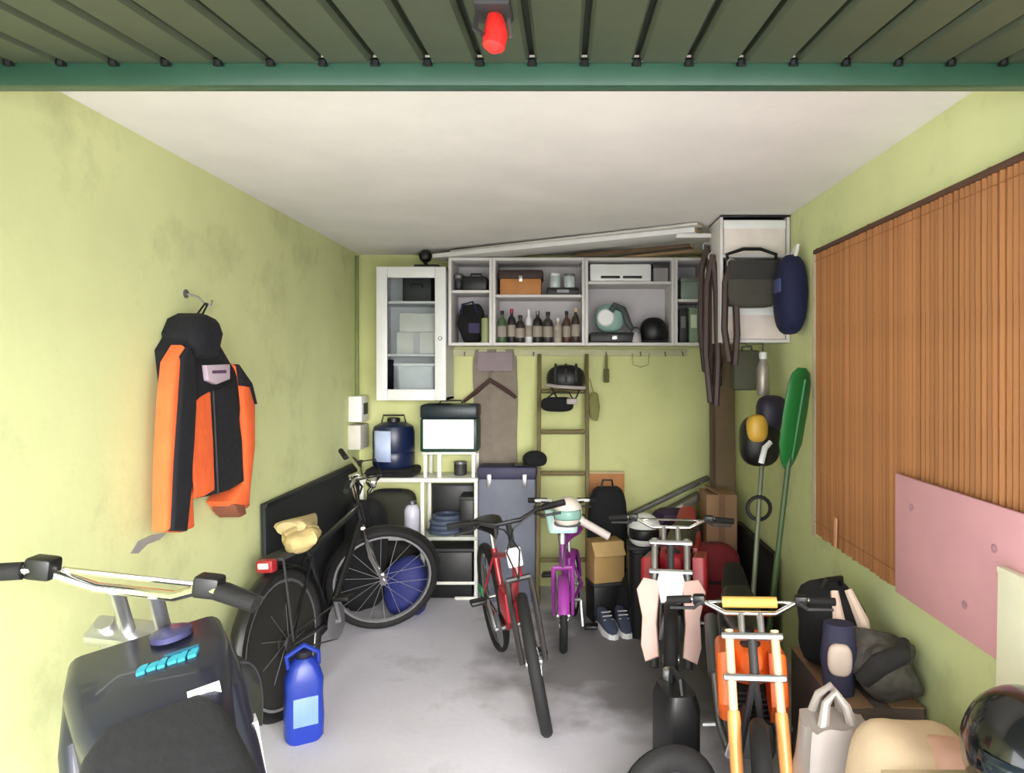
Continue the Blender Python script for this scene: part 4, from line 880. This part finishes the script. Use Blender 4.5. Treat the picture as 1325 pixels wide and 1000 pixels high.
simple('red_blanket', 'dark red blanket roll behind the red dirt bike', 'blanket', MB().blob((0, 0, .25), (.34, .24, .52), .6, .04, 19, 6, zmin=-.25), M('dark_red_fabric', (122, 34, 42), .9, 0, .2, 10, .5, 22), (.92, 4.31, 0), [('tie', MB().torus((0, 0, .3), .15, .012, 'z', 24, 6), M('tie_dark', (60, 30, 34), .9))])
# tall brown board in the corner
t = thing('tall_board', 'tall brown wooden board leaning in the back right corner', 'board', (X(941, 4.72), 4.84, 0), rx=math.radians(-2.2))
MB().b2(-.085, .09, -.012, .012, 0, 2.25, .003).build('board', M('board_brown', (120, 100, 78), .75, 0, .2, 5), t)
MB().b2(-.085, -.05, -.02, -.011, .0, 2.25, .002).build('batten', M('batten_dark', (92, 74, 58), .75), t)

# ------------------------------------------------------------------ right side wall unit and hanging things
DU = 3.72
ux0, ux1, uz0, uz1 = X(932, DU), XR - .004, Z(443, DU), ZC - .012
t = thing('corner_shelf', 'white open shelf with dark top at right wall ceiling', 'shelf unit', ((ux0 + ux1) / 2, DU, uz0))
hw = (ux1 - ux0) / 2; H = uz1 - uz0
for s in (-1, 1): MB().b2(s * hw - s * .016, s * hw, 0, .30, 0, H, .002).build('side_panel', SHM, t)
MB().b2(-hw, hw, -.006, .30, H - .001, H + .009, .002).build('top_panel', BLACK, t)
for z in (0, .205, .455): MB().b2(-hw + .016, hw - .016, 0, .30, z, z + .016, .002).build('shelf', SHM, t)
MB().b2(-hw + .016, hw - .016, .29, .3, .016, H).build('back_panel', PALE, t)
MB().b2(-hw - .2, -hw, .22, .26, 2.325 - uz0, 2.349 - uz0, .003).build('side_bracket', SHM, t)
ucx = (ux0 + ux1) / 2
def wbox(label, z, h, m):
    t = thing('white_box', label, 'box', (ucx, DU + .13, z))
    MB().b2(-hw + .02, hw - .02, -.12, .12, 0, h, .006).build('body', m, t)
    MB().b2(-hw + .019, hw - .019, -.122, .122, h * .74, h + .001, .006).build('lid', WPLAST, t)
wbox('white cardboard box on top tier of the corner shelf', uz0 + .472, .185, M('box_white', (224, 214, 208), .7))
wbox('white cardboard box on bottom tier of the corner shelf', uz0 + .017, .175, M('box_white2', (226, 212, 206), .7))
t = thing('olive_bag', 'dark grey olive shoulder bag hanging across corner shelf', 'bag', (X(978, 3.6), DU - .055, Z(396, 3.62)))
MB().blob((0, 0, .12), (.27, .09, .25), .45, .01, 21).build('body', M('olive_grey', (70, 68, 60), .85, 0, .15, 9, .4, 30), t)
MB().box((0, -.045, .19), (.26, .012, .10), (.1, 0, 0), bev=.005).build('flap', M('olive_grey_dark', (52, 50, 48), .85), t)
MB().tube([(-.12, 0, .2), (-.13, .02, .28), (-.04, .03, .31), (.05, .03, .31), (.13, .02, .28), (.12, 0, .2)], .010, 6).build('strap', BFAB, t)
t = thing('navy_bag', 'navy blue oval bag hanging on right wall by bamboo screen', 'bag', (XR - .075, 3.5, Z(432, 3.5)))
MB().blob((0, 0, .2), (.14, .22, .40), .7, .012, 23).build('body', NAVY, t)
MB().tube([(0, -.06, .36), (.03, -.03, .44), (.04, .03, .44), (0, .06, .36)], .010, 6).build('strap', WPLAST, t)
MB().box((-.07, -.02, .24), (.012, .1, .07), bev=.005).build('patch', M('navy_patch', (70, 76, 120), .8), t)
# straps and belts hanging at the left side of the corner shelf
BR = M('dark_leather', (62, 44, 42), .6, 0, .2, 10)
for i, (px, y, z1, z0, lab) in enumerate(((928, 3.95, 2.28, 1.55, 'dark brown leather strap loop nearest the shelf units'), (938, 3.80, 2.20, 1.38, 'long dark brown leather strap hanging left of corner shelf'), (946, 3.66, 2.14, 1.60, 'short dark brown strap hanging before the corner shelf'))):
    x = min(X(px, y), ux0 - .025) if y > DU else X(px, y)
    t = thing('leather_strap', lab, 'strap', (x, y, z0), group='leather straps by the corner shelf')
    h = z1 - z0
    MB().tube([(0, 0, h), (-.03, 0, h * .8), (-.035, 0, h * .35), (-.01, 0, .02), (.02, 0, .0), (.03, -.005, h * .3), (.02, -.005, h * .75), (0, 0, h)], .018, 6).build('band', BR, t)
    MB().torus((0, -.005, h * .99), .022, .005, 'y', 16, 6).build('ring', STEEL, t)
t = thing('glove_bundle', 'dark leather gloves bundle hanging below shelf unit end', 'gloves', (X(926, 4.83), 4.835, Z(490, 4.83)))
MB().blob((0, 0, .07), (.09, .08, .2), .8, .02, 27, 10).build('palm', M('glove_dark', (44, 34, 36), .8), t)
for k_ in range(4): MB().tube([(-.03 + .02 * k_, -.01, .02), (-.032 + .021 * k_, -.015, -.05 - .008 * (k_ in (1, 2)))], [.012, .009], 6).build('finger', M('glove_dark', (44, 34, 36), .8), t)
MB().tube([(.0, 0, .15), (.01, 0, .22)], .004, 5).build('loop', BLACK, t)
# under the corner shelf
t = thing('olive_case', 'dark olive case hanging under the corner shelf', 'case', (X(970, 3.8), 3.86, Z(505, 3.8)))
MB().b2(-.085, .06, -.06, .06, 0, .22, .015).build('body', M('case_olive', (66, 66, 48), .7), t)
MB().tube([(-.03, 0, .2), (-.025, 0, .24), (.025, 0, .24), (.03, 0, .2)], .006, 6).build('handle', BLACK, t)
MB().tube([(0, 0, .24), (0, 0, uz0 - Z(505, 3.8) + .001)], .004, 6).build('hanging_cord', BLACK, t)
t = thing('metal_flask', 'grey metal flask hanging under the corner shelf', 'flask', (X(990, 3.76), 3.80, Z(512, 3.78)))
MB().lathe([(.03, 0), (.036, .01), (.036, .15), (.02, .19), (.018, .2)], n=14).build('body', M('flask_grey', (168, 160, 152), .35, .5), t)
MB().lathe([(.022, .2), (.022, .235), (.012, .24)], n=12).build('cap', WPLAST, t)
MB().tube([(0, 0, .235), (0, 0, uz0 - Z(512, 3.78) + .001)], .004, 6).build('hanging_cord', BLACK, t)
# brush cutter: motor head on top, shaft down to the floor
t = thing('brush_cutter', 'brush cutter with black and yellow motor leaning in corner', 'garden tool', (0, 0, 0))
top_ = V(1.06, 3.72, Z(575, 3.72)); bot_ = V(X(968, 3.42), 3.42, .10)
MB().tube([top_ + (bot_ - top_) * .02, bot_], .013, 8).build('shaft', M('shaft_grey', (110, 116, 96), .4, .4), t)
MB().blob(top_ + V(-.02, 0, .02), (.21, .18, .27), .7).build('motor', BLACK, t)
MB().blob(top_ + V(-.05, -.06, .09), (.11, .1, .15), .75).build('motor_cover', M('yellow_plastic', (206, 162, 60), .45), t)
MB().blob(top_ + V(.04, -.02, .17), (.16, .15, .19), .7).build('fuel_tank', M('violet_black', (38, 32, 52), .5), t)
a_ = top_ + (bot_ - top_) * .1
MB().tube([a_ + V(-.02, -.06, .02), a_ + V(.0, -.06, .10), a_ + V(.03, -.05, .13)], .016, 8).build('grip', WPLAST, t)
MB().torus(top_ + (bot_ - top_) * .3, .06, .010, 'y', 18, 6).build('loop_handle', BLACK, t)
MB().lathe([(.06, 0), (.075, .01), (.06, .05), (.02, .06)], bot_ + V(0, 0, -.08), 16).build('cutter_head', BLACK, t)
MB().prism([(-.12, 0), (.12, 0), (.09, .06), (-.09, .06)], 'y', -.02, .02, .01).build('guard', BLACK, t).location = bot_ + V(0, -.06, -.06)
# green paddle
t = thing('green_paddle', 'green plastic paddle standing blade up against right wall', 'paddle', (0, 0, 0))
pb = V(X(984, 3.3), 3.3, .0); pm_ = V(X(1018, 3.34), 3.34, Z(606, 3.34)); pt_ = V(XR - .09, 3.28, Z(476, 3.28))
GP = M('green_plastic', (28, 112, 50), .45, 0, .15)
MB().tube([pb, pm_ + (pt_ - pm_) * .3], .014, 8).build('shaft', M('shaft_green', (66, 88, 50), .5), t)
dd = (pt_ - pm_); L = dd.length; dd.normalize(); sd_ = V(.62, .45, 0); sd_ = (sd_ - dd * sd_.dot(dd)).normalized(); nn = dd.cross(sd_)
Rg = []
for u, w_, th in ((0, .02, .014), (.08, .05, .02), (.25, .085, .024), (.6, .09, .024), (.85, .085, .022), (.95, .065, .02), (1., .03, .012)):
    Rg.append([pm_ + dd * (L * u) + sd_ * (math.cos(q) * w_) + nn * (math.sin(q) * th) for q in [2 * PI * i / 14 for i in range(14)]])
MB().rings(Rg).build('blade', GP, t)
MB().tube([pm_ + dd * (L * .1) - nn * .02, pm_ + dd * (L * .9) - nn * .026], .008, 6).build('spine', GP, t)

# ------------------------------------------------------------------ right foreground
t = thing('cardboard_box', 'brown cardboard box on floor beside orange dirt bike', 'box', (1.05, 2.55, 0))
MB().b2(-.14, .14, -.25, .25, 0, .46, .004).build('body', M('card_dark', (96, 82, 76), .85), t)
for s in (-1, 1): MB().box((s * .085, 0, .463), (.11, .5, .004), (0, s * .03, 0)).build('flap', CARD, t)
t = thing('riding_pack', 'black riding backpack with pale straps on cardboard box', 'backpack', (1.0, 2.62, .468), rz=.3)
MB().blob((0, 0, .15), (.22, .2, .30), .6, .03, 31, 8).build('body', BFAB, t)
MB().blob((.02, -.09, .10), (.15, .08, .16), .55).build('front_pocket', M('pack_grey', (120, 118, 110), .85, 0, .2, 14), t)
for s, m_ in ((-1, M('pale_strap', (214, 190, 172), .85)), (1, M('pale_strap', (214, 190, 172), .85))): MB().tube([(s * .06, -.08, .02), (s * .07, -.12, .1), (s * .05, -.11, .2), (s * .03, -.06, .3)], [.012, .02, .024, .014], 8).build('strap', m_, t)
MB().tube([(-.05, 0, .27), (-.03, -.02, .33), (.03, -.02, .33), (.05, 0, .28)], .012, 6).build('handle', BLACK, t)
t = thing('knee_guard', 'dark blue and beige knee guard beside riding backpack', 'guard', (.945, 2.40, .468), rz=-.3)
Rg = []
for z, r1 in ((0, .05), (.06, .055), (.12, .062), (.18, .055), (.24, .05)): Rg.append([(r1 * math.cos(q), r1 * .8 * math.sin(q), z) for q in [2 * PI * i / 14 for i in range(14)]])
MB().rings(Rg).build('sleeve', M('guard_navy', (44, 44, 66), .8), t)
MB().blob((0, -.045, .13), (.08, .04, .11), .7).build('cap', M('guard_beige', (196, 178, 164), .6), t)
t = thing('crumpled_jacket', 'crumpled dark grey jacket heaped on cardboard box by wall', 'jacket', (1.09, 2.41, .465))
MB().blob((0, 0, .09), (.20, .27, .2), .7, .05, 51, 11, 30, 18, zmin=-.09).build('body', M('mottled_grey', (84, 80, 74), .9, 0, .5, 26, .6, 30), t)
MB().tube([(-.09, -.08, .08), (-.06, -.13, .15), (.02, -.12, .18), (.06, -.05, .19)], [.03, .035, .032, .02], 10).build('sleeve', M('mottled_dark', (40, 38, 38), .9, 0, .3, 14, .5, 30), t)
t = thing('spare_wheel', 'small black spare wheel standing left of the orange forks', 'wheel', (.345, 2.2, 0), rz=.35, rx=math.radians(-8))
MB().torus((0, 0, .185), .145, .042, 'y', 36, 10, .9).build('tire', RUBBER, t)
MB().torus((0, 0, .185), .098, .014, 'y', 30, 6).build('rim', GREY, t)
MB().lathe([(.095, -.008), (.03, -.02), (.03, .02), (.095, .008)], (0, 0, .185), 20, 'y').build('disc', DGREY, t)
MB().lathe([(.018, -.04), (.02, -.03), (.02, .03), (.018, .04)], (0, 0, .185), 12, 'y').build('hub', WPLAST, t)
t = thing('fuel_can', 'black fuel can on the floor left of orange dirt bike', 'fuel can', (.43, 2.70, 0), rz=.2)
MB().rings([[(a, b, z) for a, b in rrect(w_, d_, .03, 3)] for w_, d_, z in ((.12, .2, 0), (.135, .21, .015), (.135, .21, .3), (.11, .18, .35))]).build('body', BLACK, t)
MB().tube([(0, -.07, .34), (0, -.06, .40), (0, .04, .40), (0, .05, .34)], .012, 8).build('handle', BLACK, t)
MB().lathe([(.025, .34), (.025, .385), (.018, .39)], (0, .075, 0), 12).build('cap', STEEL, t)
# plastic carrier bag
BAGM = M('carrier_plastic', (190, 180, 174), .35, 0, .06, 6, .3, 14, alpha=.82)
t = thing('plastic_bag', 'crumpled translucent grey carrier bag beside orange forks', 'bag', (.815, 2.12, 0))
Rg = []
for j in range(13):
    z = .52 * j / 12; f_ = 1 - .25 * (j / 12) ** 2
    ring = []
    for i in range(28):
        a = 2 * PI * i / 28; q = 1 + .14 * noise.noise(Vector((math.cos(a) * 2.2, math.sin(a) * 2.2, z * 5)))
        ring.append((.12 * f_ * q * math.copysign(abs(math.cos(a)) ** .7, math.cos(a)), .10 * f_ * q * math.copysign(abs(math.sin(a)) ** .7, math.sin(a)), z + .02 * noise.noise(Vector((a * 2, 0, z)))))
    Rg.append(ring)
MB().rings(Rg).build('body', BAGM, t)
for s in (-1, 1): MB().tube([(-.05, s * .05, .49), (-.03, s * .03, .58), (0, s * .02, .61), (.03, s * .03, .57), (.05, s * .05, .49)], [.02, .014, .012, .014, .02], 8).build('handle', BAGM, t)
# beige sack on the floor, crate with black helmet at lower right corner
t = thing('beige_sack', 'bulging beige and pink fabric sack standing at right wall', 'sack', (.935, 1.84, 0))
MB().blob((0, 0, .315), (.33, .34, .63), .55, .03, 41, 5, 30, 20, zmin=-.315).build('body', M('sack_beige', (232, 206, 172), .85, 0, .1, 6, .4, 14), t)
MB().blob((.06, -.06, .32), (.2, .24, .63), .6, .02, 43, 6, 24, 18, zmin=-.315).build('fold', M('sack_pink', (230, 182, 160), .85, 0, .1, 6, .4, 14), t)
t = thing('low_crate', 'wooden crate under the glossy black helmet', 'crate', (.925, 1.42, 0))
for z in (.03, .18, .33, .48):
    for s_ in (-1, 1):
        MB().b2(-.19, .19, s_ * .18 - .01, s_ * .18 + .01, z, z + .12, .003).build('slat', LWOOD, t)
        MB().b2(s_ * .18 - .01, s_ * .18 + .01, -.17, .17, z, z + .12, .003).build('slat', LWOOD, t)
for sx in (-1, 1):
    for sy in (-1, 1): MB().b2(sx * .155 - .014, sx * .155 + .014, sy * .155 - .014, sy * .155 + .014, 0, .645, .003).build('post', LWOOD, t)
MB().b2(-.195, .195, -.19, .19, .645, .66, .003).build('top', LWOOD, t)
helmet('black_helmet', 'glossy black helmet on the wooden crate at right edge', (.99, 1.48, .66), .138, M('gloss_black', (16, 17, 19), .2, 0, .1, coat=.6), DGREY, rz=math.radians(-110), peak=False, visor=M('visor_dark', (26, 34, 40), .1))
